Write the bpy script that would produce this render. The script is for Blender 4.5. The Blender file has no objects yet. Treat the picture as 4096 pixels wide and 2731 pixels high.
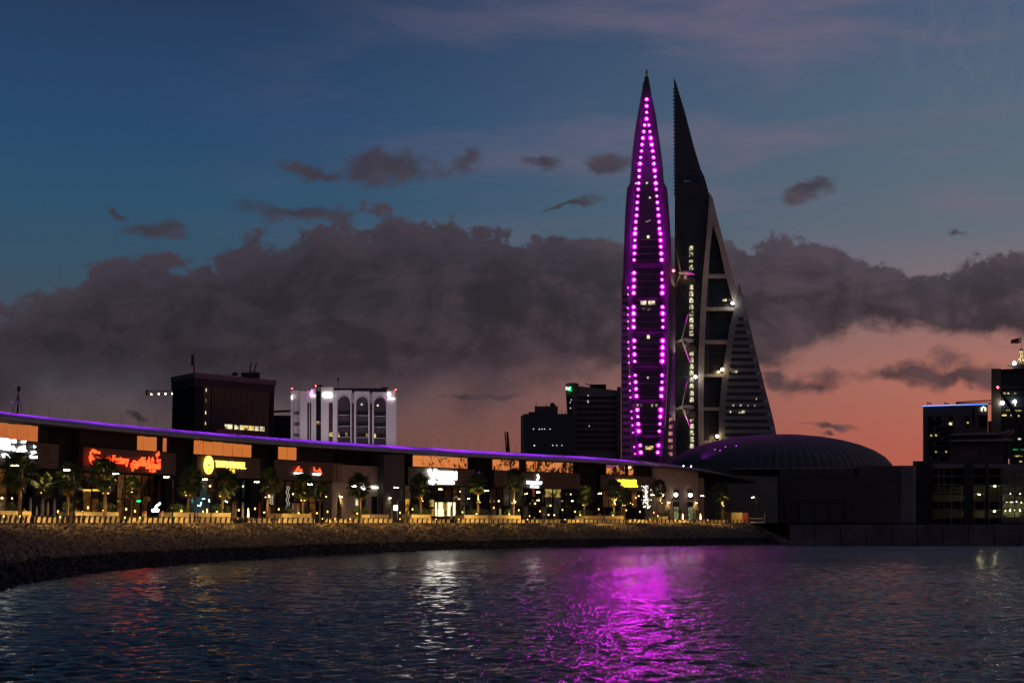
import bpy, math, random
import numpy as np
from mathutils import Vector, Matrix

random.seed(7)
RNG = np.random.default_rng(7)
SC = bpy.context.scene
COL = SC.collection

# ------------------------------------------------------------------ camera
FPX, HOR, CZ = 6500.0, 2090.0, 5.9
TH = math.atan((HOR - 1365.5) / FPX)
CT, ST = math.cos(TH), math.sin(TH)
cam_d = bpy.data.cameras.new('camera')
cam_d.sensor_width = 36.0
cam_d.lens = FPX / 4096 * 36.0
cam_d.clip_start = 1.0
cam_d.clip_end = 30000.0
cam = bpy.data.objects.new('camera', cam_d)
COL.objects.link(cam)
cam.location = (0, 0, CZ)
cam.rotation_euler = (math.pi / 2 + TH, 0, 0)
SC.camera = cam


def at(px, py, Y):
    """point at depth Y that the photograph shows at pixel (px, py)"""
    u = (px - 2048) / FPX
    v = (1365.5 - py) / FPX
    t = Y / (CT - v * ST)
    return Vector((u * t, Y, CZ + (ST + v * CT) * t))


def atz(px, py, Z):
    u = (px - 2048) / FPX
    v = (1365.5 - py) / FPX
    t = (Z - CZ) / (ST + v * CT)
    return Vector((u * t, (CT - v * ST) * t, Z))


def lin(h, k=1.0):
    h = h.lstrip('#')
    r = []
    for i in (0, 2, 4):
        c = int(h[i:i + 2], 16) / 255
        r.append((c / 12.92 if c <= 0.04045 else ((c + 0.055) / 1.055) ** 2.4) * k)
    return tuple(r) + (1.0,)


# ------------------------------------------------------------------ view and render
SC.view_settings.view_transform = 'Standard'
SC.view_settings.look = 'None'
SC.view_settings.exposure = 0.0
SC.view_settings.gamma = 1.0
SC.render.engine = 'CYCLES'
SC.cycles.use_denoising = True
SC.cycles.max_bounces = 5
SC.cycles.diffuse_bounces = 2
SC.cycles.glossy_bounces = 3
SC.cycles.sample_clamp_indirect = 4.0
SC.cycles.sample_clamp_direct = 0.0

# ------------------------------------------------------------------ sky
SUN_AZ = math.radians(78)          # the sun has set to the right of the frame
world = bpy.data.worlds.new('World')
SC.world = world
world.use_nodes = True
WT = world.node_tree
WT.nodes.clear()


def _set(tree, sock, val):
    if isinstance(val, bpy.types.NodeSocket):
        tree.links.new(val, sock)
    elif val is not None:
        sock.default_value = val


def M(op, a, b=None, c=None, clamp=False, tree=None):
    tree = tree or WT
    n = tree.nodes.new('ShaderNodeMath')
    n.operation = op
    n.use_clamp = clamp
    for i, q in enumerate((a, b, c)):
        if q is not None:
            _set(tree, n.inputs[i], q)
    return n.outputs[0]


def VM(op, a, b=None, tree=None, out=0):
    tree = tree or WT
    n = tree.nodes.new('ShaderNodeVectorMath')
    n.operation = op
    _set(tree, n.inputs[0], a)
    if b is not None:
        _set(tree, n.inputs[1], b)
    return n.outputs['Value'] if out else n.outputs[0]


def smooth(x, a, b, tree=None):
    tree = tree or WT
    n = tree.nodes.new('ShaderNodeMapRange')
    n.interpolation_type = 'SMOOTHSTEP'
    _set(tree, n.inputs[0], x)
    n.inputs[1].default_value = a
    n.inputs[2].default_value = b
    return n.outputs[0]


def mixc(f, a, b, tree=None):
    tree = tree or WT
    n = tree.nodes.new('ShaderNodeMix')
    n.data_type = 'RGBA'
    _set(tree, n.inputs[0], f)
    _set(tree, n.inputs[6], a)
    _set(tree, n.inputs[7], b)
    return n.outputs[2]


def noise(vec, scale, detail=4, rough=0.5, dist=0.0, tree=None):
    tree = tree or WT
    n = tree.nodes.new('ShaderNodeTexNoise')
    tree.links.new(vec, n.inputs['Vector'])
    n.inputs['Scale'].default_value = scale
    n.inputs['Detail'].default_value = detail
    n.inputs['Roughness'].default_value = rough
    n.inputs['Distortion'].default_value = dist
    return n.outputs[0]


def ramp(f, stops, tree=None):
    tree = tree or WT
    n = tree.nodes.new('ShaderNodeValToRGB')
    tree.links.new(f, n.inputs[0])
    e = n.color_ramp.elements
    while len(e) < len(stops):
        e.new(0.5)
    for q, (p, c) in zip(e, stops):
        q.position = p
        q.color = c
    return n.outputs[0]


def fcurve(f, pts):
    n = WT.nodes.new('ShaderNodeFloatCurve')
    WT.links.new(f, n.inputs[1])
    cu = n.mapping.curves[0]
    while len(cu.points) < len(pts):
        cu.points.new(0.5, 0.5)
    for q, (x, y) in zip(cu.points, pts):
        q.location = (x, y)
        q.handle_type = 'AUTO_CLAMPED'
    n.mapping.update()
    return n.outputs[0]


def sk(px, py):
    """azimuth and elevation in degrees for a point of the 2352 px wide view of the photograph"""
    p = at(px * 1.7415, py * 1.7415, 1000.0)
    return math.degrees(math.atan2(p.x, p.y)), math.degrees(math.atan2(p.z - CZ, math.hypot(p.x, p.y)))


def build_sky():
    tc = WT.nodes.new('ShaderNodeTexCoord')
    d = tc.outputs['Generated']
    sp = WT.nodes.new('ShaderNodeSeparateXYZ')
    WT.links.new(d, sp.inputs[0])
    x, y, z = sp.outputs
    D = 180 / math.pi
    az = M('MULTIPLY', M('ARCTAN2', x, y), D)
    el = M('MULTIPLY', M('ARCSINE', z), D)
    # angle from the sunset along the horizon
    hd = VM('NORMALIZE', VM('MULTIPLY', d, (1, 1, 0)))
    dl = M('MULTIPLY', M('ARCCOSINE', VM('DOT_PRODUCT', hd, (math.sin(SUN_AZ), math.cos(SUN_AZ), 0), out=1)), D)
    e30 = M('DIVIDE', el, 30.0, clamp=True)
    left = ramp(e30, [(0, lin('54433f')), (.10, lin('5b4946')), (.17, lin('4b4a54')), (.27, lin('384f60')),
                      (.37, lin('2b4f6b')), (.47, lin('25466b')), (.60, lin('233a5b')), (1, lin('1b2738'))])
    right = ramp(e30, [(0, lin('bd5a49')), (.08, lin('bd6151')), (.16, lin('b56f5f')), (.23, lin('966f6b')),
                       (.33, lin('626d76')), (.47, lin('556879')), (.60, lin('4a5d78')), (1, lin('2e3a4e'))])
    sun = ramp(e30, [(0, lin('f0954c')), (.16, lin('e8904f')), (.33, lin('cf8a62')), (.60, lin('807a88')), (1, lin('4a5678'))])
    base = mixc(smooth(dl, 90.0, 55.0), left, right)
    base = mixc(smooth(dl, 57.0, 18.0), base, sun)
    # high thin cirrus, drawn out in streaks
    cn = WT.nodes.new('ShaderNodeMapping')
    cn.inputs['Rotation'].default_value = (0.0, math.radians(-24), 0.0)
    cn.inputs['Scale'].default_value = (1.0, 1.0, 4.5)
    WT.links.new(d, cn.inputs['Vector'])
    ci = noise(cn.outputs[0], 7.0, 5, 0.55, 0.4)
    rm = WT.nodes.new('ShaderNodeMapping')
    rm.inputs['Rotation'].default_value = (0.0, math.radians(38), 0.0)
    rm.inputs['Scale'].default_value = (2.6, 1.0, 1.0)
    WT.links.new(d, rm.inputs['Vector'])
    rpm = M('MULTIPLY', smooth(noise(rm.outputs[0], 42.0, 2, 0.5, 0.6), 0.44, 0.66), smooth(noise(d, 9.0, 3, 0.5, 0.3), 0.46, 0.66))
    cir = M('MULTIPLY', smooth(ci, 0.40, 0.70), M('MULTIPLY', smooth(el, 6.5, 12.0), smooth(dl, 92.0, 66.0)))
    base = mixc(M('MULTIPLY', cir, 0.66), base, lin('71657a'))
    rip = M('MULTIPLY', M('MULTIPLY', rpm, smooth(el, 12.5, 16.0)), smooth(dl, 74.0, 62.0))
    base = mixc(M('MULTIPLY', rip, 0.10), base, lin('9a7d86'))
    # the cumulus bank: its upper and lower edge follow the horizon
    u = M('DIVIDE', M('ADD', az, 60.0), 120.0, clamp=True)

    def edge(pts, ends):
        q = [(0.0, ends[0] / 15)]
        for p in pts:
            a, e = sk(*p)
            q.append(((a + 60) / 120, e / 15))
        for a, e in ends[1]:
            q.append(((a + 60) / 120, e / 15))
        return M('MULTIPLY', fcurve(u, q), 15.0)
    top = edge([(-60, 715), (60, 672), (170, 636), (270, 604), (420, 590), (520, 566), (640, 545), (760, 538), (900, 524), (1000, 520),
                (1100, 528), (1200, 548), (1300, 552), (1430, 560), (1560, 548), (1660, 545), (1740, 560), (1830, 556), (1920, 578),
                (2030, 586), (2110, 612), (2170, 652), (2215, 606), (2352, 590)], (6.0, [(24, 7.2), (32, 4.0), (60, 2.0)]))
    bot = edge([(-60, 905), (200, 900), (500, 905), (800, 900), (1100, 900), (1300, 880), (1430, 850), (1600, 815), (1760, 790),
                (1860, 775), (1960, 770), (2060, 745), (2140, 715), (2200, 745), (2352, 780)], (4.0, [(24, 6.0), (32, 5.0), (60, 3.0)]))
    nm = WT.nodes.new('ShaderNodeMapping')
    nm.inputs['Scale'].default_value = (1.0, 1.0, 1.35)
    WT.links.new(d, nm.inputs['Vector'])
    nv = nm.outputs[0]
    n1 = noise(nv, 19.0, 10, 0.62, 0.35)
    n2 = noise(nv, 11.0, 5, 0.5, 0.2)
    nf = noise(nv, 60.0, 5, 0.6, 0.3)
    nn = M('ADD', M('SUBTRACT', n1, 0.5), M('MULTIPLY', M('SUBTRACT', nf, 0.5), 0.42))
    # relief: the same field sampled a little towards the afterglow and up
    n1b = noise(VM('ADD', nv, (0.010, 0.0, 0.009)), 19.0, 6, 0.62, 0.35)
    relief = M('SUBTRACT', n1, n1b)
    d1 = M('MULTIPLY_ADD', nn, 4.4, M('SUBTRACT', top, el))
    d2 = M('MULTIPLY_ADD', M('ADD', M('SUBTRACT', n2, 0.5), M('MULTIPLY', nn, 0.5)), 5.5, M('SUBTRACT', el, bot))
    b1_ = smooth(d2, -1.5, 1.1)
    b2_ = smooth(d2, -0.5, 0.5)
    lowr = smooth(dl, 80.0, 66.0)
    bank = M('MULTIPLY', smooth(d1, -0.10, 0.30), M('ADD', M('MULTIPLY', b1_, M('SUBTRACT', 1.0, lowr)), M('MULTIPLY', b2_, lowr)))
    # single clouds
    blobs = [(905, 388, 150, 40), (740, 388, 110, 17), (1065, 380, 95, 30), (1250, 368, 66, 26), (1415, 382, 55, 38), (1860, 436, 66, 22),
             (672, 492, 128, 28), (375, 530, 125, 24), (285, 492, 50, 16), (1330, 479, 100, 9), (1925, 973, 66, 12),
             (1928, 996, 20, 8), (2205, 545, 40, 12), (1905, 866, 190, 36), (2090, 850, 160, 42), (2190, 862, 110, 30), (1780, 862, 70, 34), (1100, 912, 150, 20), (320, 965, 60, 10)]
    best = None
    wv = WT.nodes.new('ShaderNodeCombineXYZ')
    WT.links.new(az, wv.inputs[0])
    WT.links.new(el, wv.inputs[1])
    wn = WT.nodes.new('ShaderNodeTexNoise')
    WT.links.new(nv, wn.inputs['Vector'])
    wn.inputs['Scale'].default_value = 26.0
    wn.inputs['Detail'].default_value = 4.0
    warp = VM('ADD', wv.outputs[0], VM('MULTIPLY', VM('SUBTRACT', wn.outputs['Color'], (.5, .5, .5)), (3.0, 2.0, 0)))
    for bx, by, rx, ry in blobs:
        a, e = sk(bx, by)
        ra, re = rx * 1.7415 / 6500 * D, ry * 1.7415 / 6500 * D
        q = VM('MULTIPLY', VM('SUBTRACT', warp, (a, e, 0)), (1 / ra, 1 / re, 0))
        q = M('SUBTRACT', 1.0, VM('LENGTH', q, out=1))
        best = q if best is None else M('MAXIMUM', best, q)
    front = smooth(y, 0.3, 0.6)
    d3 = M('MULTIPLY_ADD', nn, 2.3, best)
    single = M('MULTIPLY', M('MULTIPLY', smooth(d3, -0.05, 0.75), 0.92), front)
    mask = M('MAXIMUM', bank, single)
    shade = smooth(M('ADD', M('MULTIPLY_ADD', nf, 0.35, n1), M('MULTIPLY', M('SUBTRACT', noise(nv, 6.0, 3), 0.5), 0.8)), 0.42, 0.98)
    cl = mixc(shade, lin('26222b'), lin('362f38'))
    cr = mixc(shade, lin('2b2731'), lin('473c46'))
    ccol = mixc(smooth(dl, 90.0, 62.0), cl, cr)
    warm = M('MULTIPLY', M('MULTIPLY', smooth(el, 8.5, 3.5), smooth(dl, 100.0, 60.0)), M('MULTIPLY_ADD', shade, 0.5, 0.35))
    ccol = mixc(warm, ccol, lin('5f464b'))
    ccol = mixc(M('MULTIPLY', smooth(relief, 0.0, 0.12), 0.40), ccol, mixc(smooth(dl, 92.0, 60.0), lin('3c343c'), lin('5b4952')))
    ccol = mixc(M('MULTIPLY', smooth(relief, 0.0, -0.10), 0.5), ccol, lin('262229'))
    rim = M('MULTIPLY', M('SUBTRACT', 1.0, smooth(d1, 0.1, 1.5)), 0.16)
    ccol = mixc(rim, ccol, lin('6a6170'))
    sky = mixc(M('MULTIPLY', mask, 0.97), base, ccol)
    # physical twilight sky underneath
    ns = WT.nodes.new('ShaderNodeTexSky')
    ns.sky_type = 'NISHITA'
    ns.sun_disc = False
    ns.sun_elevation = math.radians(-3.0)
    ns.sun_rotation = SUN_AZ
    b1 = WT.nodes.new('ShaderNodeBackground')
    WT.links.new(sky, b1.inputs[0])
    b1.inputs[1].default_value = 1.0
    b2 = WT.nodes.new('ShaderNodeBackground')
    WT.links.new(ns.outputs[0], b2.inputs[0])
    b2.inputs[1].default_value = 0.05
    ad = WT.nodes.new('ShaderNodeAddShader')
    WT.links.new(b1.outputs[0], ad.inputs[0])
    WT.links.new(b2.outputs[0], ad.inputs[1])
    ou = WT.nodes.new('ShaderNodeOutputWorld')
    WT.links.new(ad.outputs[0], ou.inputs[0])


build_sky()
world.cycles.sampling_method = 'MANUAL'
world.cycles.sample_map_resolution = 512

# the afterglow of the sun that has just set
sun_d = bpy.data.lights.new('sun', 'SUN')
sun_d.energy = 0.03
sun_d.angle = math.radians(25)
sun_d.color = (1.0, 0.55, 0.3)
sun_o = bpy.data.objects.new('sun', sun_d)
COL.objects.link(sun_o)
sun_o.rotation_euler = Vector((-math.sin(SUN_AZ), -math.cos(SUN_AZ), -0.09)).to_track_quat('-Z', 'Y').to_euler()

# ------------------------------------------------------------------ mesh helpers
BASE = {}


class MB:
    def __init__(self):
        self.v = []
        self.f = []

    def add(self, vs, fs):
        o = len(self.v)
        self.v += [tuple(q) for q in vs]
        self.f += [tuple(i + o for i in q) for q in fs]
        return self

    def poly(self, pts):
        return self.add(pts, [tuple(range(len(pts)))])

    def hexa(self, b, t):
        return self.add(list(b) + list(t), [(3, 2, 1, 0), (4, 5, 6, 7), (0, 1, 5, 4), (1, 2, 6, 5), (2, 3, 7, 6), (3, 0, 4, 7)])

    def box(self, c, s, rz=0.0):
        cx, cy, cz = c
        a, b, h = s[0] / 2, s[1] / 2, s[2] / 2
        co, si = math.cos(rz), math.sin(rz)
        q = [(cx + X * co - Y * si, cy + X * si + Y * co) for X, Y in ((-a, -b), (a, -b), (a, b), (-a, b))]
        return self.hexa([(p[0], p[1], cz - h) for p in q], [(p[0], p[1], cz + h) for p in q])

    def prism(self, pts, off):
        n = len(pts)
        off = Vector(off)
        p = [Vector(q) for q in pts]
        fs = [tuple(range(n)), tuple(range(2 * n - 1, n - 1, -1))]
        fs += [(i, i + n, (i + 1) % n + n, (i + 1) % n) for i in range(n)]
        return self.add(p + [q + off for q in p], fs)

    def tube(self, pts, rad, n=6, cap=True):
        pts = [Vector(p) for p in pts]
        if not hasattr(rad, '__len__'):
            rad = [rad] * len(pts)
        o = len(self.v)
        for i, p in enumerate(pts):
            d = (pts[min(i + 1, len(pts) - 1)] - pts[max(i - 1, 0)]).normalized()
            a = d.cross(Vector((0, 0, 1)) if abs(d.z) < 0.9 else Vector((1, 0, 0))).normalized()
            b = d.cross(a)
            for k in range(n):
                w = 2 * math.pi * k / n
                self.v.append(tuple(p + (a * math.cos(w) + b * math.sin(w)) * rad[i]))
        for i in range(len(pts) - 1):
            for k in range(n):
                k2 = (k + 1) % n
                self.f.append((o + i * n + k, o + i * n + k2, o + (i + 1) * n + k2, o + (i + 1) * n + k))
        if cap:
            self.f.append(tuple(o + k for k in range(n))[::-1])
            self.f.append(tuple(o + (len(pts) - 1) * n + k for k in range(n)))
        return self

    def lathe(self, prof, c=(0, 0, 0), n=10):
        o = len(self.v)
        for r, z in prof:
            for k in range(n):
                w = 2 * math.pi * k / n
                self.v.append((c[0] + r * math.cos(w), c[1] + r * math.sin(w), c[2] + z))
        for i in range(len(prof) - 1):
            for k in range(n):
                k2 = (k + 1) % n
                self.f.append((o + i * n + k, o + i * n + k2, o + (i + 1) * n + k2, o + (i + 1) * n + k))
        self.f.append(tuple(o + k for k in range(n))[::-1])
        self.f.append(tuple(o + (len(prof) - 1) * n + k for k in range(n)))
        return self

    def strip(self, a, b):
        """ruled surface between two polylines"""
        o = len(self.v)
        n = len(a)
        self.v += [tuple(q) for q in a] + [tuple(q) for q in b]
        self.f += [(o + i, o + i + 1, o + n + i + 1, o + n + i) for i in range(n - 1)]
        return self

    def build(self, name, mat, parent=None, smooth=False, base=None):
        if parent is not None:
            base = BASE.get(parent.name_full, Vector())
        elif base is None:
            a = np.array(self.v)
            base = Vector(((a[:, 0].min() + a[:, 0].max()) / 2, (a[:, 1].min() + a[:, 1].max()) / 2, a[:, 2].min()))
        base = Vector(base)
        me = bpy.data.meshes.new(name)
        me.from_pydata([(x - base.x, y - base.y, z - base.z) for x, y, z in self.v], [], self.f)
        return link_mesh(name, me, mat, parent, base, smooth)


def link_mesh(name, me, mat, parent=None, base=None, smooth=False):
    if mat is not None and not me.materials:
        me.materials.append(mat)
    if smooth:
        me.polygons.foreach_set('use_smooth', [True] * len(me.polygons))
    o = bpy.data.objects.new(name, me)
    COL.objects.link(o)
    base = Vector(base or (0, 0, 0))
    if parent is not None:
        o.parent = parent
    else:
        o.location = base
    BASE[o.name_full] = base
    return o


def inst(name, me, parent, loc, rot=(0, 0, 0), scale=1.0):
    """a part that shares mesh data, placed in world space under its thing"""
    o = bpy.data.objects.new(name, me)
    COL.objects.link(o)
    o.parent = parent
    o.location = Vector(loc) - BASE.get(parent.name_full, Vector())
    o.rotation_euler = rot
    o.scale = (scale,) * 3 if not hasattr(scale, '__len__') else scale
    return o


def tag(o, label, cat, group=None):
    o['label'] = label
    o['category'] = cat
    o['kind'] = 'thing'
    if group:
        o['group'] = group
    return o


def thing(name, label, cat, loc=(0, 0, 0), group=None):
    o = bpy.data.objects.new(name, None)
    COL.objects.link(o)
    o.location = loc
    o.empty_display_size = 0.5
    BASE[o.name_full] = Vector(loc)
    return tag(o, label, cat, group)


def struct(o, kind='structure'):
    o['kind'] = kind
    return o


def copy_tree(o, parent=None):
    c = o.copy()
    COL.objects.link(c)
    c.parent = parent
    for ch in o.children:
        copy_tree(ch, c)
    return c


def mesh_of(mb, mat, name='piece'):
    me = bpy.data.meshes.new(name)
    me.from_pydata(mb.v, [], mb.f)
    if mat:
        me.materials.append(mat)
    return me


# ------------------------------------------------------------------ materials
MATS = {}


def mat(name, col, rough=0.7, metal=0.0, var=0.25, scale=0.6, bump=0.0, bscale=3.0, spec=0.5, ior=None):
    if name in MATS:
        return MATS[name]
    m = bpy.data.materials.new(name)
    m.use_nodes = True
    t = m.node_tree
    b = t.nodes['Principled BSDF']
    c = lin(col) if isinstance(col, str) else tuple(col) + (1.0,)
    tc = t.nodes.new('ShaderNodeTexCoord')
    if var:
        n = noise(tc.outputs['Object'], scale, 5, 0.6, tree=t)
        lo = tuple(q * (1 - var) for q in c[:3]) + (1,)
        hi = tuple(min(1, q * (1 + var)) for q in c[:3]) + (1,)
        t.links.new(ramp(n, [(0.3, lo), (0.7, hi)], t), b.inputs['Base Color'])
        rr = M('MULTIPLY_ADD', n, 0.2, max(0.0, rough - 0.1), tree=t)
        t.links.new(rr, b.inputs['Roughness'])
    else:
        b.inputs['Base Color'].default_value = c
        b.inputs['Roughness'].default_value = rough
    b.inputs['Metallic'].default_value = metal
    b.inputs['Specular IOR Level'].default_value = spec
    if bump:
        bn = t.nodes.new('ShaderNodeBump')
        bn.inputs['Strength'].default_value = 1.0
        bn.inputs['Distance'].default_value = bump
        t.links.new(noise(tc.outputs['Object'], bscale, 4, 0.6, tree=t), bn.inputs['Height'])
        t.links.new(bn.outputs[0], b.inputs['Normal'])
    MATS[name] = m
    return m


def emi(name, col, s, body=0.3):
    if name in MATS:
        return MATS[name]
    m = bpy.data.materials.new(name)
    m.use_nodes = True
    t = m.node_tree
    b = t.nodes['Principled BSDF']
    c = lin(col) if isinstance(col, str) else tuple(col) + (1.0,)
    b.inputs['Base Color'].default_value = tuple(q * body for q in c[:3]) + (1,)
    b.inputs['Emission Color'].default_value = c
    b.inputs['Emission Strength'].default_value = s
    MATS[name] = m
    return m


def emi_room(name, col, s, scale=1.2):
    """a lit room behind a pane: uneven light, furniture and blinds in the way"""
    if name in MATS:
        return MATS[name]
    m = emi(name, col, s)
    t = m.node_tree
    b = t.nodes['Principled BSDF']
    tc = t.nodes.new('ShaderNodeTexCoord')
    n = noise(tc.outputs['Object'], scale, 3, 0.6, tree=t)
    t.links.new(M('MULTIPLY', smooth(n, 0.35, 0.62, t), s, tree=t), b.inputs['Emission Strength'])
    b.inputs['Roughness'].default_value = 0.1
    return m


def spot(name, loc, aim, col, power, size=60, blend=0.6, radius=0.12, parent=None):
    d = bpy.data.lights.new(name, 'SPOT')
    d.energy = power
    d.color = col
    d.spot_size = math.radians(size)
    d.spot_blend = blend
    d.shadow_soft_size = radius
    o = bpy.data.objects.new(name, d)
    COL.objects.link(o)
    o.rotation_euler = (Vector(aim) - Vector(loc)).to_track_quat('-Z', 'Y').to_euler()
    if parent is not None:
        o.parent = parent
        o.location = Vector(loc) - BASE.get(parent.name_full, Vector())
    else:
        o.location = loc
    return o


# ------------------------------------------------------------------ the shore as a curve
CX = (-1.74755123e-06, 1.78676516e-03, 5.29321296e-02, -69.3539799)
CY = (1.43511594e-07, -5.39193463e-04, 1.03024099, 227.565943)


def cpos(s):
    return np.polyval(CX, s), np.polyval(CY, s)


def ctan(s):
    a = 3 * CX[0] * s * s + 2 * CX[1] * s + CX[2]
    b = 3 * CY[0] * s * s + 2 * CY[1] * s + CY[2]
    n = math.hypot(a, b)
    return a / n, b / n


def bp(s, g, z):
    """g metres inland of the lamp line at arc length s"""
    x, y = cpos(s)
    a, b = ctan(s)
    return Vector((x - b * g, y + a * g, z))


_SS = np.linspace(-140, 420, 2241)
_SC = {}


def s_at(px, g, py=1990):
    """where the column px of the photograph crosses the line g metres inland"""
    if g not in _SC:
        _SC[g] = np.array([(lambda p: p.x / p.y)(bp(s, g, 0)) for s in _SS])
    k = ((px - 2048) / FPX) / (CT - (1365.5 - py) / FPX * ST)
    return float(np.interp(k, _SC[g], _SS))


def on(px, g, z, py=1990):
    return bp(s_at(px, g, py), g, z)


def zpx(px, py, g):
    """height that shows at py on the line g"""
    p = bp(s_at(px, g, py), g, 0)
    return at(px, py, p.y).z


DECK = 5.85
# ================================================================== SETTING
def water_material():
    m = bpy.data.materials.new('sea_water')
    m.use_nodes = True
    t = m.node_tree
    b = t.nodes['Principled BSDF']
    b.inputs['Base Color'].default_value = (0.003, 0.006, 0.010, 1)
    b.inputs['Roughness'].default_value = 0.09
    b.inputs['IOR'].default_value = 1.333
    ge = t.nodes.new('ShaderNodeNewGeometry')
    mp = t.nodes.new('ShaderNodeMapping')
    mp.inputs['Rotation'].default_value = (0, 0, 0.35)
    mp.inputs['Scale'].default_value = (0.75, 1.25, 1.0)
    t.links.new(ge.outputs['Position'], mp.inputs['Vector'])
    n1 = noise(mp.outputs[0], 5.6, 3, 0.55, 0.2, tree=t)
    n2 = noise(mp.outputs[0], 2.1, 2, 0.5, 0.1, tree=t)
    gust = smooth(noise(ge.outputs['Position'], 0.035, 3, 0.55, 0.6, tree=t), 0.32, 0.68, t)
    h = M('ADD', M('MULTIPLY', n1, M('MULTIPLY_ADD', gust, 0.09, 0.06, tree=t), tree=t), M('MULTIPLY', n2, 0.20, tree=t), tree=t)
    bn = t.nodes.new('ShaderNodeBump')
    bn.inputs['Strength'].default_value = 1.0
    bn.inputs['Distance'].default_value = 1.0
    t.links.new(h, bn.inputs['Height'])
    t.links.new(bn.outputs[0], b.inputs['Normal'])
    return m


def build_water():
    rows, cols = 960, 560
    Y = 34 * (560 / 34) ** (np.arange(rows) / (rows - 1))
    u = np.linspace(-1, 1, cols)
    yy = np.repeat(Y[:, None], cols, 1)
    xx = u[None, :] * (0.56 * yy + 34)
    dy = np.gradient(Y)[:, None]
    z = np.zeros_like(xx)
    r = np.random.default_rng(3)
    for k in range(44):
        lam = 0.5 * (2.2 / 0.5) ** r.random()
        an = -math.pi / 2 + 0.4 + r.normal() * 0.65
        kx, ky = math.cos(an) * 2 * math.pi / lam, math.sin(an) * 2 * math.pi / lam
        amp = 0.0062 * lam
        fade = np.clip(lam / (2.6 * dy) - 0.45, 0, 1)
        z += amp * fade * np.sin(kx * xx + ky * yy + r.random() * 6.28)
    v = np.stack([xx, yy, z], -1).reshape(-1, 3)
    i = (np.arange(rows - 1)[:, None] * cols + np.arange(cols - 1)[None, :]).ravel()
    f = np.stack([i, i + 1, i + cols + 1, i + cols], 1)
    n0 = len(v)
    v = np.vstack([v, [(-2500, -400, -.16), (2500, -400, -.16), (2500, 2500, -.16), (-2500, 2500, -.16)]])
    f = np.vstack([f, [[n0, n0 + 1, n0 + 2, n0 + 3]]])
    me = bpy.data.meshes.new('water')
    me.from_pydata(v.tolist(), [], f.tolist())
    o = link_mesh('water', me, water_material(), smooth=True)
    struct(o)
    o['label'] = 'dark rippled sea water in front of the promenade'


build_water()

# waterline, measured against the lamp curve
WL = [atz(*q, 0) for q in ((0, 2342), (218, 2316), (522, 2275), (740, 2255), (1088, 2233), (1393, 2215), (1698, 2200), (2048, 2192),
                           (2344, 2184), (2745, 2181), (3058, 2179))]
_w = []
for q in WL:
    dd = [(math.hypot(cpos(s)[0] - q.x, cpos(s)[1] - q.y), s) for s in np.linspace(-140, 400, 1081)]
    m_ = min(dd)
    _w.append((m_[1], m_[0]))
_w.sort()
WS = np.array([q[0] for q in _w])
WD = np.convolve(np.pad([q[1] for q in _w], 1, mode='edge'), [.25, .5, .25], 'valid')
SEND = s_at(3050, -3.5, 2095)          # the rock armour ends here


def wdist(s):
    w = float(np.interp(s, WS, WD))
    return w


ROCK = bpy.data.materials.new('rock_armour')
ROCK.use_nodes = True


def rock_material():
    t = ROCK.node_tree
    b = t.nodes['Principled BSDF']
    ge = t.nodes.new('ShaderNodeNewGeometry')
    sp = t.nodes.new('ShaderNodeSeparateXYZ')
    t.links.new(ge.outputs['Position'], sp.inputs[0])
    n = noise(ge.outputs['Position'], 0.9, 4, 0.6, tree=t)
    n2 = noise(ge.outputs['Position'], 0.12, 3, 0.6, tree=t)
    col = ramp(n, [(0.25, (0.07, 0.05, 0.033, 1)), (0.5, (0.165, 0.12, 0.078, 1)), (0.75, (0.31, 0.23, 0.15, 1))], t)
    zz = M('MULTIPLY_ADD', M('ADD', n, n2, tree=t), 0.5, sp.outputs[2], tree=t)
    wet = smooth(zz, 2.15, 2.6, t)
    col = mixc(wet, (0.010, 0.010, 0.009, 1), col, t)
    t.links.new(col, b.inputs['Base Color'])
    t.links.new(M('MULTIPLY_ADD', wet, 0.25, 0.65, tree=t), b.inputs['Roughness'])
    b.inputs['Specular IOR Level'].default_value = 0.2
    bn = t.nodes.new('ShaderNodeBump')
    bn.inputs['Distance'].default_value = 0.08
    t.links.new(noise(ge.outputs['Position'], 5.0, 4, 0.65, tree=t), bn.inputs['Height'])
    t.links.new(bn.outputs[0], b.inputs['Normal'])


rock_material()


def slope(s, t):
    """point on the bank: t = 0 at the wall, 1 at the waterline, beyond it under water"""
    w = wdist(s)
    g = -3.6 - (w - 3.6) * t
    z = 5.35 - 3.35 * min(1, max(0, t) / 0.62) ** 1.05 - 2.0 * max(0, (t - 0.62) / 0.38) ** 0.9
    return bp(s, g, z)


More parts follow.
